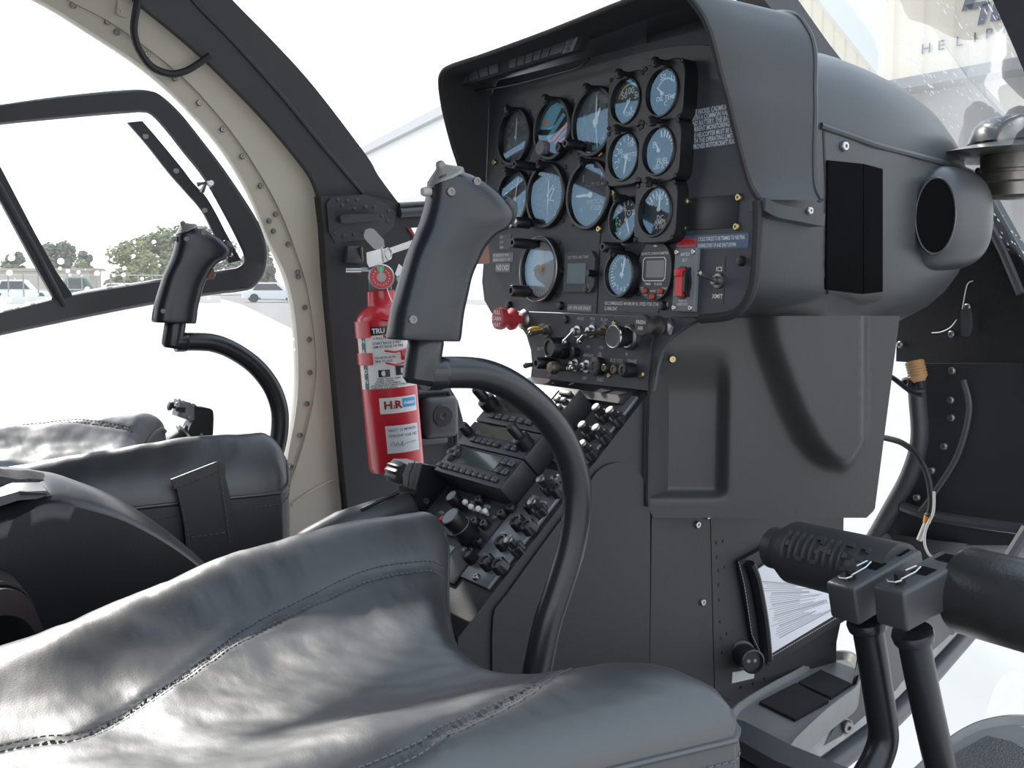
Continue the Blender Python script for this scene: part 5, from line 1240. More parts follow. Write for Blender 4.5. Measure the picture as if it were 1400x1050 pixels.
# left door: clear pane, black inner window frame, diagonal bar, strap
door_pane_in = cr(inner, 5)
mb = MB(); mb.sheet([sk(x, y, -.012) for x, y in door_pane_in], [sk(x, y, -.012) for x, y in cr([(-330, -120), (-330, 0), (-330, 200), (-330, 400), (-330, 600), (-330, 820)], 5)], 40, None, 6)
door_glass = glass_mat('door_glass', .06, True, 75, thr=.16)
d1 = struct(mb.build('door_1', door_glass))
fo = [(-170, 160), (-80, 151), (0, 141), (60, 133), (125, 126), (180, 122), (205, 124), (221, 131), (246, 154), (275, 190), (307, 232), (343, 286), (358, 315), (365, 345), (362, 372), (352, 388), (338, 397), (300, 402), (265, 407), (180, 422), (85, 441), (0, 459), (-80, 477), (-160, 493), (-185, 490), (-200, 470), (-205, 330), (-195, 180)]
fi = [(-165, 192), (-80, 181), (0, 171), (60, 165), (125, 159), (175, 155), (193, 154), (207, 158), (229, 182), (250, 209), (279, 246), (312, 305), (326, 333), (332, 347), (333, 358), (327, 364), (318, 367), (290, 371), (255, 376), (180, 387), (95, 401), (0, 424), (-80, 441), (-150, 455), (-165, 452), (-172, 440), (-176, 330), (-172, 205)]
fo3, fi3 = cr(fo, 4, True), cr(fi, 4, True)
def lerp2(a, b, t): return (a[0] + (b[0] - a[0]) * t, a[1] + (b[1] - a[1]) * t)
rings = [[sk(*a, -.008) for a in fo3], [sk(*lerp2(a, b, .02), .008) for a, b in zip(fo3, fi3)], [sk(*lerp2(a, b, .12), .013) for a, b in zip(fo3, fi3)], [sk(*lerp2(a, b, .88), .013) for a, b in zip(fo3, fi3)], [sk(*lerp2(a, b, .98), .008) for a, b in zip(fo3, fi3)], [sk(*b, -.008) for b in fi3]]
mb = MB(); k = len(rings[0]); vs = [p for r in rings for p in r]
fsx = [[i * k + j, i * k + (j + 1) % k, ((i + 1) % 6) * k + (j + 1) % k, ((i + 1) % 6) * k + j] for i in range(6) for j in range(k)]
mb.add(vs, fsx); mb.build('window_frame', frame_m, d1)
mb = MB(); mb.prism([sk(x, y, .0) for x, y in [(-70, 100 + 60), (-20, 200), (0, 232), (45, 318), (75, 372), (96, 402), (88, 408), (73, 411), (40, 352), (0, 278), (-60, 190)]], V((.013, 0, 0)))
mb.tube([sk(x, y, .015) for x, y in [(-40, 190), (0, 255), (50, 345), (88, 418)]], .004, 8); mb.build('diagonal_bar', frame_m, d1)
st_px_a = [(173, 168), (200, 199), (229, 236), (252, 262), (275, 289), (288, 314), (300, 339), (311, 360)]
st_px_b = [(193, 166), (213, 189), (246, 229), (262, 250), (279, 268), (293, 291), (308, 320), (328, 356)]
mb = MB(); mb.sheet([sk(x, y, -.004) for x, y in cr(st_px_a, 5)], [sk(x, y, -.004) for x, y in cr(st_px_b, 5)], 40, V((.006, 0, 0))); sp_ = mb.build('stay_bar', frame_m, d1)
mb = MB()
for x, y in [(199, 186), (241, 233), (280, 287), (309, 333)]: mb.lathe(sk(x, y, .0028), V((1, 0, 0)), [(.0045, 0), (0, .0004)], 12)
mb.build('stay_holes', mat('hole_light', (.35, .33, .31), .6), sp_)
mb = MB(); mb.tube([sk(270, 252, .01), sk(281, 250, .016), sk(276, 262, .01)], .004, 8); mb.lathe(sk(287, 251, .012), V((1, -.2, 0)), [(.0055, 0), (.0055, .012), (.004, .014), (0, .014)], 14); mb.build('latch_knob', steel_m, sp_)

# centre windscreen post and right post
mb = MB(); PA = [onX(x, y, -.02) for x, y in cr([(900, -130), (960, -60), (1006, 0), (1056, 58), (1120, 130)], 4)]; PB = [onX(x, y, -.02) for x, y in cr([(960, -125), (1012, -62), (1052, -2), (1120, 92), (1165, 150)], 4)]
mb.sheet(PA, PB, 24, V((.04, 0, 0)), 2); cpst = struct(mb.build('trim_2', frame_m))
mb = MB(); PC = [p + V((.012, 0, .0)) for p in PB]; PD = [onX(x, y, -.02) for x, y in cr([(985, -122), (1030, -62), (1066, -2), (1141, 93), (1180, 150)], 4)]
mb.sheet(PC, PD, 24, V((.02, 0, 0)), 2); mb.build('seal_strip', rub_m, cpst)
mb = MB(); RA = [onX(x, y, .555) for x, y in cr([(1310, -110), (1345, -50), (1368, 0), (1386, 38), (1402, 73), (1425, 125), (1445, 175)], 4)]
mb.sheet(RA, [p + V((.02, -.07, .02)) for p in RA], 24, V((.03, 0, .0)), 2); rp = struct(mb.build('trim_3', frame_m))

ws = glass_mat('windscreen_glass', .07, True, 90, thr=.07, ior=1.3)
ws2 = glass_mat('windscreen_glass_dusty', .035, True, 90, thr=.13, ior=1.25)
LP = resample([sk(x, y, 0) for x, y in cr(outer, 6)], 24); CP = resample(PA + [V((-.02, .62, 1.5))], 24)
CP2 = resample(PD + [V((.0, .64, 1.5)), V((0, .62, 1.40))], 24)
def bow(A, B, k, m=10):
    return [[a.lerp(b, j / m) + V((0, k * math.sin(math.pi * j / m), k * .4 * math.sin(math.pi * j / m))) for j in range(m + 1)] for a, b in zip(A, B)]
struct(MB().grid(bow(LP, CP, .05)).build('window_1', ws, ang=80))
RPo = resample(RA + [V((.62, .1, 1.45)), V((.6, .22, 1.38))], 24)
struct(MB().grid(bow(CP2, RPo, .06)).build('window_2', ws2, ang=80))
clear = glass_mat('chin_glass', 0, False, ior=1.04)
struct(MB().face([sk(588, 333, .0), sk(646, 690, .0), V((-.1, .34, .99)), V((-.1, .42, 1.52))]).build('window_3', clear))
struct(MB().face([V((-.3, .53, 1.0)), V((.1, .53, 1.0)), V((.1, .53, 1.40)), V((-.3, .53, 1.40))]).build('window_4', clear))

# ------------------------------------------------------------------ nose structure on the right
YN = .5
mb = MB(); mb.prism([onY(x, y, YN) for x, y in [(1228, 385), (1225, 494), (1262, 497), (1330, 502), (1400, 505), (1500, 508), (1500, 480), (1452, 430), (1402, 358), (1342, 249), (1322, 246)]], V((0, .02, 0))); nose = struct(mb.build('wall_nose', mat('nose_black', (.009, .009, .01), .5, bump=(200, .1))))
mb = MB(); mb.tube([onY(x, y, YN - .004) for x, y in [(1342, 250), (1402, 359), (1450, 430)]], .004, 6); mb.tube([onY(x, y, YN - .01) for x, y in [(1345, 292), (1372, 345), (1396, 402)]], .006, 8); mb.build('nose_beam', frame_m, nose)
mb = MB(); mb.tube([onY(x, y, YN - .015) for x, y in cr([(1314, 432), (1316, 420), (1322, 390), (1330, 384)], 4)], .0007, 5); mb.tube([onY(x, y, YN - .015) for x, y in cr([(1308, 437), (1299, 448), (1286, 454), (1274, 455)], 4)], .0007, 5); mb.build('bonding_wire', white_m, nose)
mb = MB(); mb.prism([onY(x, y, YN - .02) for x, y in cr([(1313, 424), (1323, 422), (1325, 446), (1321, 460), (1314, 458)], 2)], V((0, .008, 0))); mb.build('latch_lever', mat('latch_grey', (.05, .05, .052), .4), nose)
mb = MB()
for x, y in [(1231, 471), (1323, 420), (1301, 457), (1292, 506)]: screw(mb, onY(x, y, YN - .004), V((0, -1, 0)), .005, .003)
mb.build('screws', dull_m, nose)
YC = .46
mb = MB(); rows = []
LBp = [(1253, 497), (1254, 540), (1257, 600), (1243, 650), (1216, 700), (1190, 745)]
LBc = cr(LBp, 5)
for x, y in LBc:
    rows.append([onY(x + (1500 - x) * t, y + (0 if y < 690 else (y - 690) * -.2 * t) + 12 * t * (y - 497) / 250, YC + .05 * math.sin(math.pi * t * .5) ) for t in [0, .08, .16, .25, .4, .6, .8, 1]])
mb.grid(rows, V((0, .015, 0))); ch_ = struct(mb.build('wall_chin', mat('chin_black', (.017, .018, .02), .42, bump=(180, .1), rvary=.1, vscale=12)))
mb = MB(); mb.tube([onY(x, y, YC - .004) for x, y in cr(LBp + [(1160, 790)], 5)], .0125, 10); mb.build('chin_frame_tube', frame_m, ch_)
mb = MB()
for x, y in [(1300, 547), (1301, 571), (1291, 610), (1274, 643), (1254, 680), (1302, 507)]: screw(mb, onY(x, y, YC), V((0, -1, 0)), .0055, .004)
mb.build('screws', dull_m, ch_)
mb = MB(); mb.tube([onY(x, y, YC - .006) for x, y in cr([(1234, 692), (1252, 699), (1278, 706), (1363, 719), (1430, 727)], 5)], .0075, 8); mb.tube([onY(x, y, YC - .01) for x, y in cr([(1317, 520), (1325, 560), (1310, 620), (1280, 670), (1258, 700)], 5)], .004, 8); mb.tube([onY(1405, 722, YC - .02), onY(1372, 775, YC - .04)], .008, 8); mb.build('stiffener', frame_m, ch_)
# chin floor and lower frame
lowf = [onZ(x, y, .95) for x, y in [(1080, 1085), (1151, 1034), (1222, 978), (1275, 920), (1318, 872)]] + [onZ(1345, 842, .965), onZ(1420, 765, .985)]
upf = [onX(1172, 960, .19), onX(1176, 850, .15), onY(1206, 728, .44), onY(1290, 740, .47), onY(1340, 745, .5), onY(1400, 742, .53), onY(1460, 742, .55)]
mb = MB(); mb.sheet(upf, lowf, 30, V((0, .01, -.008)), 3); cf = struct(mb.build('floor_chin', mat('chin_floor', (.016, .0165, .018), .45, bump=(150, .1), vary=.3, vscale=14)))
mb = MB(); mb.tube(cr(lowf, 5), .0135, 10); mb.build('lower_frame_tube', frame_m, cf)
F2 = cr(lowf, 5); mb = MB(); mb.sheet([p + V((-.004, -.002, .016)) for p in F2], [p + V((-.02, -.004, .04)) for p in F2], 30, V((.002, 0, 0))); mb.build('flange', mat('flange_grey', (.28, .27, .26), .5, vary=.3, vscale=60), cf)
struct(MB().grid([[p + V((.35 * t, -.05 * t, -.1 * t)) for t in (0, .5, 1)] for p in F2]).build('window_5', clear))

# floor, ceiling, aft wall
struct(MB().box(V((-.03, -.62, .9725)), (1.3, 1.3, .025)).build('floor', dark_m))
mb = MB(); mb.grid([[V((x, y, 2.05 - .08 * (abs(x) / .5) ** 3)) for x in [-.53 + 1.06 * i / 14 for i in range(15)]] for y in (-1.3, -.9, -.55, -.15)], V((0, 0, .03))); struct(mb.build('ceiling', mat('ceiling_grey', (.07, .068, .064), .7)))
struct(MB().box(V((0, -1.28, 1.5)), (1.3, .03, 1.05)).build('wall_back', mat('aft_wall', (.12, .12, .12), .7)))

# ------------------------------------------------------------------ foot rests, arm, cables
def footrest(name, label, outl, pads, z, padm, rim=.008):
    P = [onZ(x, y, z) for x, y in cr(outl, 4, True)]
    o = thing(name, label, 'foot rest', sum(P, V()) / len(P) - V((0, 0, .014)), 'grey moulded foot rests')
    c = sum(P, V()) / len(P); ins = [c + (p - c) * .9 - V((0, 0, rim)) for p in P]; ed = [c + (p - c) * .95 for p in P]
    mb = MB(); mb.loft([[c + (p - c) * .97 - V((0, 0, .03)) for p in P], [p - V((0, 0, .004)) for p in P], [c + (p - c) * .985 for p in P], ed, ins, [c + (p - c) * .4 - V((0, 0, rim)) for p in P]], cap=True)
    mb.build('tray', mat('composite_grey', (.17, .168, .163), .5, bump=(60, .15), vary=.2, vscale=30), o)
    for q in pads: part_label(MB().prism([onZ(x, y, z - rim + .0005) for x, y in q], V((0, 0, .0035))).build('grip_pad', padm, o), 'black rough grip pad')
    return o
footrest('foot_rest', 'grey moulded foot rest with two black pads beside the pedestal', [(1000, 968), (1045, 938), (1092, 913), (1125, 893), (1150, 888), (1170, 893), (1177, 910), (1174, 936), (1150, 955), (1125, 975), (1090, 1008), (1075, 1022), (1040, 1008), (1000, 990)], [[(1038, 963), (1088, 937), (1133, 961), (1087, 987)], [(1091, 936), (1122, 919), (1164, 938), (1136, 957)]], 1.02, mat('nonskid_black', (.008, .008, .009), .95, bump=(900, .8)))
footrest('foot_rest', 'grey moulded foot rest with glittering pad in the lower right corner', [(1215, 1085), (1250, 1048), (1290, 1012), (1325, 990), (1360, 979), (1400, 976), (1450, 985), (1480, 1020), (1470, 1085), (1400, 1120), (1280, 1120)], [[(1302, 1036), (1349, 1010), (1384, 1018), (1420, 1040), (1400, 1075), (1310, 1075)]], 1.02, mat('nonskid_glitter', (.03, .03, .03), .3, bump=(500, 1.0), spec=1.0))
mb = MB(); mb.prism([onZ(x, y, 1.045) for x, y in [(1000, 982), (1016, 985), (1080, 1018), (1190, 1062), (1170, 1085), (1060, 1040), (1000, 1006)]], V((0, 0, -.016))); tag(mb.build('link_arm', frame_m), 'flat black link arm crossing the foot rest beside the near seat', 'lever')
mb = MB(); mb.prism([onX(x, y, .2) for x, y in [(1128, 988), (1145, 975), (1162, 985), (1160, 1020), (1146, 1030), (1132, 1010)]], V((.004, 0, 0))); screw(mb, onX(1157, 993, .206), V((1, -.3, 0)), .008, .006); tag(mb.build('pedal_bracket', dull_m), 'small metal bracket with bolt under the foot rest by the pedal', 'bracket')
mb = MB(); wpx = cr([(1205, 598), (1216, 600), (1232, 605), (1248, 616), (1260, 632), (1268, 650), (1272, 670), (1273, 690), (1269, 706)], 6)
mb.mt(0).tube([onY(x, y, .40) for x, y in wpx], .0042, 8); mb.mt(1).tube([onY(x, y, .40) for x, y in [(1269, 705), (1267, 714)]], .0052, 8); mb.mt(2).tube([onY(x, y, .40) for x, y in cr([(1267, 714), (1262, 726), (1257, 738)], 4)], .0042, 8); mb.tube([onY(x, y, .395) for x, y in cr([(1277, 672), (1276, 700), (1266, 722), (1264, 742), (1270, 758), (1282, 766)], 5)], .0018, 6); mb.mt(0).torus(onY(1272, 703, .40), V((0, 0, 1)), .0055, .002, 16, 6)
tag(mb.build('cable', [rub_m, mat('tape_orange', (.6, .25, .05), .6), mat('clear_sleeve', (.55, .53, .5), .3)]), 'black cable curving down in front of the chin window, with orange tape', 'cable')
mb = MB(); mb.tube([onY(x, y, .40) for x, y in cr([(1212, 512), (1224, 519), (1238, 530), (1250, 538), (1262, 540)], 5)], .0036, 8); tag(mb.build('cable', rub_m), 'short black cable crossing the gap beside the orange duct', 'cable')
mb = MB(); a, b = onY(1250, 494, .44), onY(1257, 522, .44); d_ = b - a; L_ = d_.length
mb.mt(0).lathe(a, d_, [(0, 0), (.012, 0)] + [(.012 + .0012 * (i % 2), L_ * .8 * i / 12) for i in range(1, 12)] + [(.0075, L_), (0, L_)], 14); mb.mt(1).lathe(b, d_, [(.0, 0), (.006, 0), (.006, .01), (0, .012)], 12); mb.mt(1).lathe(onY(1243, 525, .44), V((0, -1, .2)), [(.0085, 0), (.0085, .008), (.005, .009), (0, .007)], 14)
tag(mb.build('duct_fitting', [mat('duct_orange', (.5, .27, .12), .5), rub_m]), 'small ribbed orange duct under the dark nose beam', 'duct')

# ------------------------------------------------------------------ compass-like unit on the nose
cpn = thing('compass_unit', 'dark domed compass unit on a flared metal plate, at the right edge of the picture', 'compass', onY(1395, 245, .42))
yc = .36
c_ = onY(1398, 196, yc)
MB().lathe(c_, V((0, 0, 1)), [(.060, 0), (.058, .006), (.054, .018), (.046, .026), (.034, .030), (0, .031)], 32).build('dome', mat('dome_black', (.02, .02, .022), .3, coat=.3), cpn)
MB().lathe(c_ + V((0, 0, -.014)), V((0, 0, 1)), [(.0, 0), (.105, .0), (.107, .001), (.08, .007), (.055, .013), (0, .014)], 40).build('flared_plate', mat('plate_metal', (.2, .19, .18), .3, .8), cpn)
mb = MB(); mb.lathe(c_ + V((0, 0, -.0145)), V((0, 0, -1)), [(0, 0), (.045, 0), (.045, .016), (.043, .017), (.043, .02), (.046, .021), (.046, .03), (.04, .032), (.04, .046), (.035, .048), (0, .048)], 32); mb.build('body', mat('compass_metal', (.3, .28, .25), .35, .9), cpn)
mb = MB(); mb.cyl(onY(1336, 243, yc), onY(1375, 238, yc), .006, n=10); mb.cyl(onY(1336, 235, yc), onY(1400, 229, yc), .005, n=10); mb.lathe(onY(1358, 241, yc), onY(1385, 239, yc) - onY(1358, 241, yc), [(.0, 0), (.007, .0), (.008, .012), (.010, .014), (.010, .028), (0, .03)], 8); mb.build('clamp_rod', steel_m, cpn)
mb = MB(); mb.prism([onY(x, y, yc - .02) for x, y in [(1388, 212), (1420, 210), (1420, 246), (1388, 248)]], V((0, .04, 0))); mb.build('bracket', mat('bracket_tan', (.35, .31, .24), .5), cpn)
# ================================================================== outside
def pave():
    m = mat('tarmac', (.35, .345, .335), .85, vary=.12, vscale=.6, bump=(8, .2)); return m
gr = MB(); gr.grid([[V((-400 + 100 * i, -300 + 100 * j, 0)) for i in range(9)] for j in range(9)])
struct(gr.build('ground', pave(), origin=(0, 0, 0)))
# painted lines on the apron
def line(name, a, b, w, lab):
    A, B = onZ(*a, .002), onZ(*b, .002); d = (B - A).normalized(); n = V((-d.y, d.x, 0)) * w / 2
    o = MB().prism([A + n, B + n, B - n, A - n], V((0, 0, .001))).build(name, mat('line_white', (.8, .8, .78), .7)); o['kind'] = 'structure'
for i, (a, b) in enumerate([((600, 452), (740, 440)), ((600, 471), (740, 460)), ((600, 495), (740, 478)), ((600, 440), (740, 429))]): line('trim_%d' % (10 + i), a, b, .12 if i else .2, '')
o_ = MB().prism([onZ(x, y, .003) for x, y in [(285, 404), (400, 397), (470, 396), (470, 456), (405, 452), (380, 440), (330, 416)]], V((0, 0, .001))).build('trim_20', mat('old_asphalt', (.13, .13, .13), .9, vary=.3, vscale=3)); o_['kind'] = 'structure'
# ribbed hangar seen between post and hood
def rib_mat(name, col, sc, dirv, depth=.25):
    m = bpy.data.materials.new(name); m.use_nodes = True; nt = m.node_tree; b = nt.nodes['Principled BSDF']; b.inputs['Roughness'].default_value = .6
    N = nt.nodes.new; L = nt.links.new
    tc = N('ShaderNodeTexCoord'); vm = N('ShaderNodeVectorMath'); vm.operation = 'DOT_PRODUCT'; vm.inputs[1].default_value = [c * sc for c in dirv]; L(tc.outputs['Object'], vm.inputs[0])
    fr = N('ShaderNodeMath'); fr.operation = 'FRACT'; L(vm.outputs['Value'], fr.inputs[0])
    rp_ = N('ShaderNodeValToRGB'); e = rp_.color_ramp.elements; e[0].position = 0; e[0].color = (*[c * (1 - depth) for c in col], 1); e[1].position = .25; e[1].color = (*col, 1)
    x = e.new(.92); x.color = (*col, 1); y = e.new(1.0); y.color = (*[c * (1 - depth) for c in col], 1)
    L(fr.outputs[0], rp_.inputs[0]); L(rp_.outputs[0], b.inputs['Base Color'])
    return m
HB = onZ(640, 416, 0)
hd_ = (RR * ((150 - 700) / FPX) + HH * math.cos(PT)); hd_ = -V((hd_.x, hd_.y, 0)).normalized()      # wall direction, towards the picture right
hn = V((hd_.y, -hd_.x, 0))
if (CAM - HB).dot(hn) < 0: hn = -hn
def hw(x, y): return on(x, y, HB, hn)
tl, tr_ = hw(505, 208), hw(605, 161)
Lw = (hw(700, 400) - HB).dot(hd_) + 4; Ls = (hw(500, 400) - HB).dot(hd_) - .0
hz = tr_.z
hg = thing('hangar', 'long white ribbed hangar with grey roof edge, beyond the windscreen left of the panel', 'hangar', V((HB.x, HB.y, 0)))
def hpt(s, z, d=0): return HB + hd_ * s + V((0, 0, z)) + hn * d - V((0, 0, HB.z))
wm = rib_mat('ribbed_white', (.86, .86, .84), 1 / .55, hd_, .16)
MB().prism([hpt(Ls, 0), hpt(Lw, 0), hpt(Lw, hz), hpt(Ls, hz)], hn * -12).build('wall', wm, hg)
MB().prism([hpt(Ls - .8, hz, .5), hpt(Lw, hz, .5), hpt(Lw, hz + .7, .5), hpt(Ls - .8, hz + .7, .5)], hn * -13).build('roof_edge', mat('roof_grey', (.4, .4, .41), .6), hg)
q0 = hw(590, 261).z; 
MB().prism([hpt(Ls, q0 - 1.6, .4), hpt(Lw, q0 - 1.6, .4), hpt(Lw, q0, .1), hpt(Ls, q0, .1)], hn * -.5).build('grey_band', rib_mat('ribbed_grey', (.42, .41, .4), 1 / .55, hd_, .3), hg)
MB().prism([hpt(Ls, 0, .1), hpt(Lw, 0, .1), hpt(Lw, .35, .1), hpt(Ls, .35, .1)], hn * -.3).build('base_strip', mat('base_grey', (.45, .45, .44), .7), hg)

# lettered hangar ahead of the nose
YH = 24
def hy(x, y, d=0): return onY(x, y, YH - d)
hh = thing('hangar', 'beige ribbed hangar with dark blue lettering high on its front, seen through the right windscreen', 'hangar', V((hy(1300, 200).x, YH, 0)))
x0, x1 = hy(1208, 100).x, hy(1500, 60).x + 6
zc = hy(1300, 98).z; zt = hy(1300, -260).z
bm_ = rib_mat('ribbed_beige', (.78, .69, .56), 1 / .9, (1, 0, 0), .14)
MB().prism([V((x0, YH, zc)), V((x1, YH, zc)), V((x1, YH, zt)), V((x0 , YH, zt))], V((0, 10, 0))).build('wall', bm_, hh)
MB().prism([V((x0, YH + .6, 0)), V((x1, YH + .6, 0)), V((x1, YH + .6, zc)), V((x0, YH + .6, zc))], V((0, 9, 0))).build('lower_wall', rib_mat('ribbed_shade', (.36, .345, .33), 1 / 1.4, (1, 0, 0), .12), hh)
MB().prism([V((x0, YH - .3, zc - .28)), V((x1, YH - .3, zc - .28)), V((x1, YH - .3, zc)), V((x0, YH - .3, zc))], V((0, .9, 0))).build('canopy_shadow_strip', mat('canopy_shadow_grey', (.2, .2, .2), .6), hh)  # dark strip colours in the shadow gap along the canopy line
ink = mat('sign_blue', (.09, .1, .14), .6)
mb = MB()
for t, x, y in [('H', 1266, 66), ('E', 1287, 61.5), ('L', 1312, 56), ('I', 1333, 51), ('P', 1353, 45.5), ('R', 1378, 40), ('O', 1402, 35)]:
    c = hy(x, y, .06); mb.text(t, .34, lambda X, Y: c + V((X, 0, Y)), 'CENTER', 1.25)
for P in ([(1314, 16), (1330, 11), (1336, -14), (1324, -14)], [(1318, 7), (1352, 0), (1353, 7), (1327, 14)], [(1336, 35), (1345, 33), (1354, 3), (1343, 5)], [(1353, 30), (1366, 28), (1362, 4), (1358, 6)], [(1364, 28), (1378, 25), (1376, 19), (1365, 21)]):
    mb.face([hy(x, y, .06) for x, y in P])
mb.build('sign_lettering', ink, hh)
# gabled shed far ahead
YG = 72
gg_ = thing('hangar', 'distant beige gabled hangar with sloping roof line above the cowl', 'hangar', V((onY(1120, 200, YG).x, YG, 0)))
P = [onY(x, y, YG) for x, y in [(1040, 250), (1040, -110), (1102, -20), (1203, 108), (1203, 250)]]
P[0].z = P[4].z = 0
MB().prism(P, V((0, 20, 0))).build('wall', rib_mat('ribbed_cream', (.8, .72, .58), 1 / 1.2, (1, 0, 0), .15), gg_)
MB().prism([onY(1102, -22, YG - .3), onY(1206, 109, YG - .3), onY(1206, 114, YG - .3), onY(1102, -15, YG - .3)], V((0, 20, 0))).build('roof_edge', mat('roof_pale', (.7, .68, .62), .6), gg_)

# ------------------------------------------------------------------ trees, cars and low buildings beyond the left door
leaf_a = mat('leaves_green', (.17, .2, .09), .7, vary=.6, vscale=.8); leaf_b = mat('leaves_dark', (.15, .17, .12), .7, vary=.6, vscale=.8); leaf_c = mat('leaves_yellow', (.24, .25, .11), .7, vary=.5, vscale=.8); bark = mat('bark', (.1, .07, .05), .9)
def gpt(x, dist): 
    r = ray(x, 386); r = V((r.x, r.y, 0)).normalized(); return V((CAM.x, CAM.y, 0)) + r * dist
def tree(name, label, x, ytop, hw_px, dist, leaf, seed, group='trees beyond the apron'):
    p = gpt(x, dist); random.seed(seed); dep = dist * V((ray(x, 386).x, ray(x, 386).y, 0)).normalized().dot(HH)
    h = 1.5 + (386 - ytop) * dep / FPX; w = hw_px * 1.25 * dep / FPX
    o = thing(name, label, 'tree', p, group)
    MB().tube([p, p + V((.1, .1, h * .35)), p + V((0, 0, h * .7))], [h * .035, h * .03, h * .01], 8).build('trunk', bark, o)
    mb = MB(); nb = 26; bl = []
    for i in range(nb):
        a = random.uniform(0, 6.28); r = math.sqrt(random.random()) * .72; z = random.uniform(.12, .86); k = math.sqrt(max(.25, 1 - ((z - .45) / .55) ** 2))
        bl.append((V((math.cos(a) * r * w * k, math.sin(a) * r * w * k, z * h)), random.uniform(.24, .38) * min(w, h * .5)))
    s = h * .036
    for c, R in bl:
        for _ in range(170):
            d = V((random.gauss(0, 1), random.gauss(0, 1), random.gauss(0, 1))).normalized(); q = p + c + d * R * random.uniform(.6, 1.05)
            a_, b_ = frame((d + V((random.uniform(-.6, .6), random.uniform(-.6, .6), random.uniform(-.6, .6)))).normalized())
            mb.face([q - a_ * s, q - b_ * s * .6, q + a_ * s, q + b_ * s * .6])
    mb.build('crown', leaf, o)
    return o
tree('tree', 'tall grey-green tree left of the middle beyond the apron', 82, 326, 22, 150, leaf_b, 1)
tree('tree', 'small tree beside the tall grey-green tree', 117, 338, 14, 158, leaf_b, 2)
tree('tree', 'low grey tree behind the left end of the diagonal bar', 22, 341, 15, 140, leaf_b, 3)
tree('tree', 'yellow-green bush low between the trees', 112, 355, 16, 130, leaf_a, 4)
tree('tree', 'large round yellow-green tree beside the far control grip', 178, 326, 30, 110, leaf_c, 5)
tree('tree', 'broad green tree directly behind the far control grip', 222, 311, 36, 122, leaf_a, 6)
tree('tree', 'tall brownish tree at the right behind the door stay bar', 266, 304, 40, 140, leaf_b, 7)
tree('tree', 'wide brownish hedge-like tree behind the lower end of the stay bar', 305, 330, 34, 160, leaf_b, 12)
tree('tree', 'thin tree seen between the black window frame and the pale door post', 352, 296, 22, 100, leaf_b, 8)
tree('tree', 'low green bush at the left picture edge', 6, 358, 12, 130, leaf_a, 9)
car_w = mat('car_white', (.75, .76, .78), .3, coat=.5); car_g = mat('car_glass', (.03, .04, .05), .1); tyre = mat('tyre', (.02, .02, .02), .8)
def car(label, x, dist, col, long=4.4, tall=1.45, turn=.3):
    p = gpt(x, dist); o = thing('car', label, 'car', p, 'parked cars beyond the apron'); d = (RR * math.cos(turn) + HH * math.sin(turn)); d = V((d.x, d.y, 0)).normalized(); n = V((-d.y, d.x, 0))
    pt = lambda s, w, z: p + d * s + n * w + V((0, 0, z))
    prof = [(-.5, .35), (-.5, .75), (-.42, .85), (.2, .88), (.46, .75), (.5, .6), (.5, .35)]
    MB().prism([pt(a * long, -.85, b) for a, b in prof], n * 1.7).build('body', col, o)
    cab = [(-.4, .84), (-.3, tall - .05), (-.22, tall), (.05, tall), (.1, tall - .05), (.24, .86)]
    MB().prism([pt(a * long, -.75, b) for a, b in cab], n * 1.5).build('cabin', col, o)
    MB().prism([pt(a * long, -.77, b) for a, b in [(-.34, .9), (-.27, tall - .12), (.05, tall - .12), (.17, .9)]], n * 1.54).build('side_window', car_g, o)
    for s in (-.32, .32):
        for w in (-.8, .8): MB().cyl(pt(s * long, w - .1, .33), pt(s * long, w + .1, .33), .33, n=16).build('wheel', tyre, o)
car('white parked car right of the diagonal bar, below the large trees', 170, 92, car_w)
car('pale car far left behind the low fence', 28, 98, car_w, 4.8, 1.7)
car('white car under the thin tree by the door post', 372, 85, car_w, 4.4, 1.5)
car('dark green van-like car left of the white cabin roof', 112, 105, mat('car_green', (.06, .16, .14), .4), 4.2, 1.9)
sh = thing('shed', 'small low beige building behind the parked cars', 'building', gpt(60, 116)); p = gpt(60, 116)
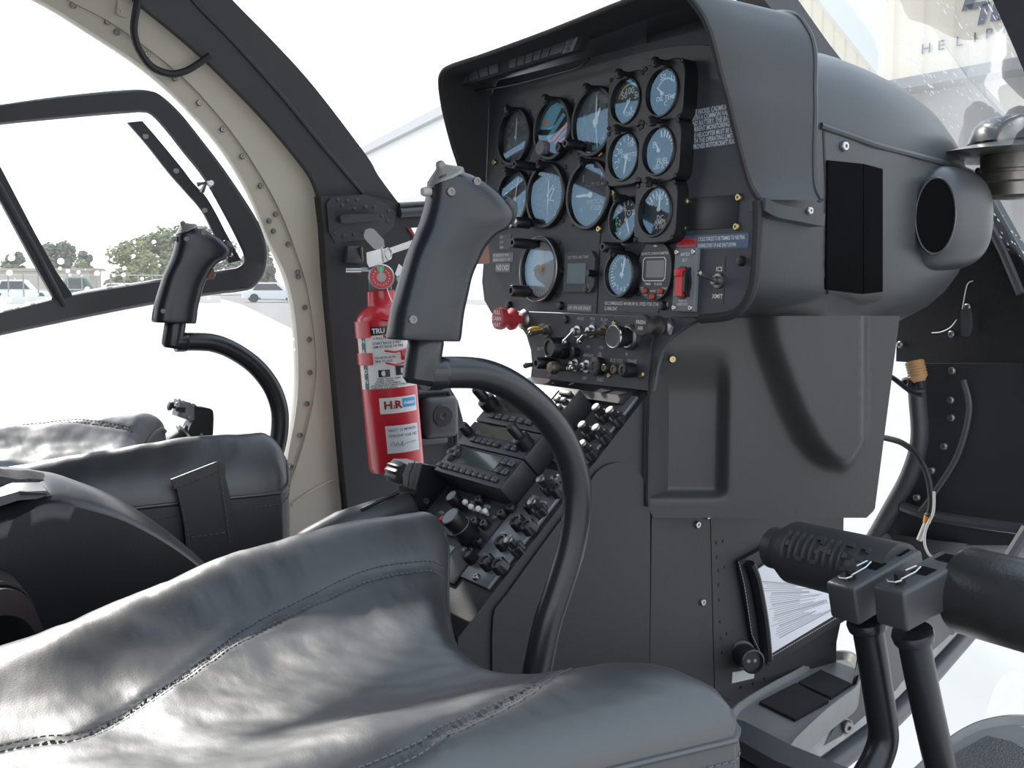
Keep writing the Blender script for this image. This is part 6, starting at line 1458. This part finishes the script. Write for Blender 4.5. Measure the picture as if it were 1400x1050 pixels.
MB().box(p + V((0, 0, 1.3)), (10, 3, 2.6), (V((RR.x, RR.y, 0)), V((HH.x, HH.y, 0)).normalized(), ZZ)).build('wall', mat('shed_beige', (.5, .44, .36), .8), sh)
MB().box(p + V((0, 0, 2.7)), (11, 3.6, .25), (V((RR.x, RR.y, 0)), V((HH.x, HH.y, 0)).normalized(), ZZ)).build('roof', mat('shed_roof', (.4, .34, .28), .8), sh)
# low fence line
fe_ = thing('fence', 'low pale fence with thin dark posts along the far edge of the apron', 'fence', gpt(60, 88))
fa, fb = gpt(-160, 84), gpt(300, 84)
mb = MB()
for z in (.5, 1.0, 2.0): mb.cyl(fa + V((0, 0, z)), fb + V((0, 0, z)), .03, n=6)
mb.build('rail', mat('rail_grey', (.5, .5, .48), .6), fe_)
for i in range(24): 
    q = fa.lerp(fb, i / 23); MB().cyl(q, q + V((0, 0, 2.1)), .05, n=8).build('post', mat('post_grey', (.25, .25, .25), .6), fe_)
mb = MB(); mb.prism([fa + V((0, 0, 0)), fb, fb + V((0, 0, .5)), fa + V((0, 0, .5))], V((.2, 0, 0))); mb.build('low_wall', mat('kerb_cream', (.75, .72, .64), .8), fe_)

# ------------------------------------------------------------------ sky and sun
w = bpy.data.worlds.new('sky'); S.world = w; w.use_nodes = True; nt = w.node_tree; N = nt.nodes.new; L = nt.links.new
bg = nt.nodes['Background']
tc = N('ShaderNodeTexCoord'); sep = N('ShaderNodeSeparateXYZ'); L(tc.outputs['Generated'], sep.inputs[0])
cr_ = N('ShaderNodeValToRGB'); e = cr_.color_ramp.elements
e[0].position = 0.0; e[0].color = (1.0, 1.0, 1.0, 1); e[1].position = .5; e[1].color = (.7, .84, 1.0, 1)
x = e.new(.15); x.color = (.92, .96, 1.0, 1)
L(sep.outputs['Z'], cr_.inputs[0]); L(cr_.outputs[0], bg.inputs[0]); bg.inputs[1].default_value = SKY
sl_ = bpy.data.lights.new('sun', 'SUN'); sl_.energy = SUN; sl_.angle = rad(1.5); sl_.color = (1, .96, .9)
so = bpy.data.objects.new('sun', sl_); COL.objects.link(so); so.location = (-6, -2, 8)
so.rotation_euler = V(SUNDIR).to_track_quat('Z', 'Y').to_euler()
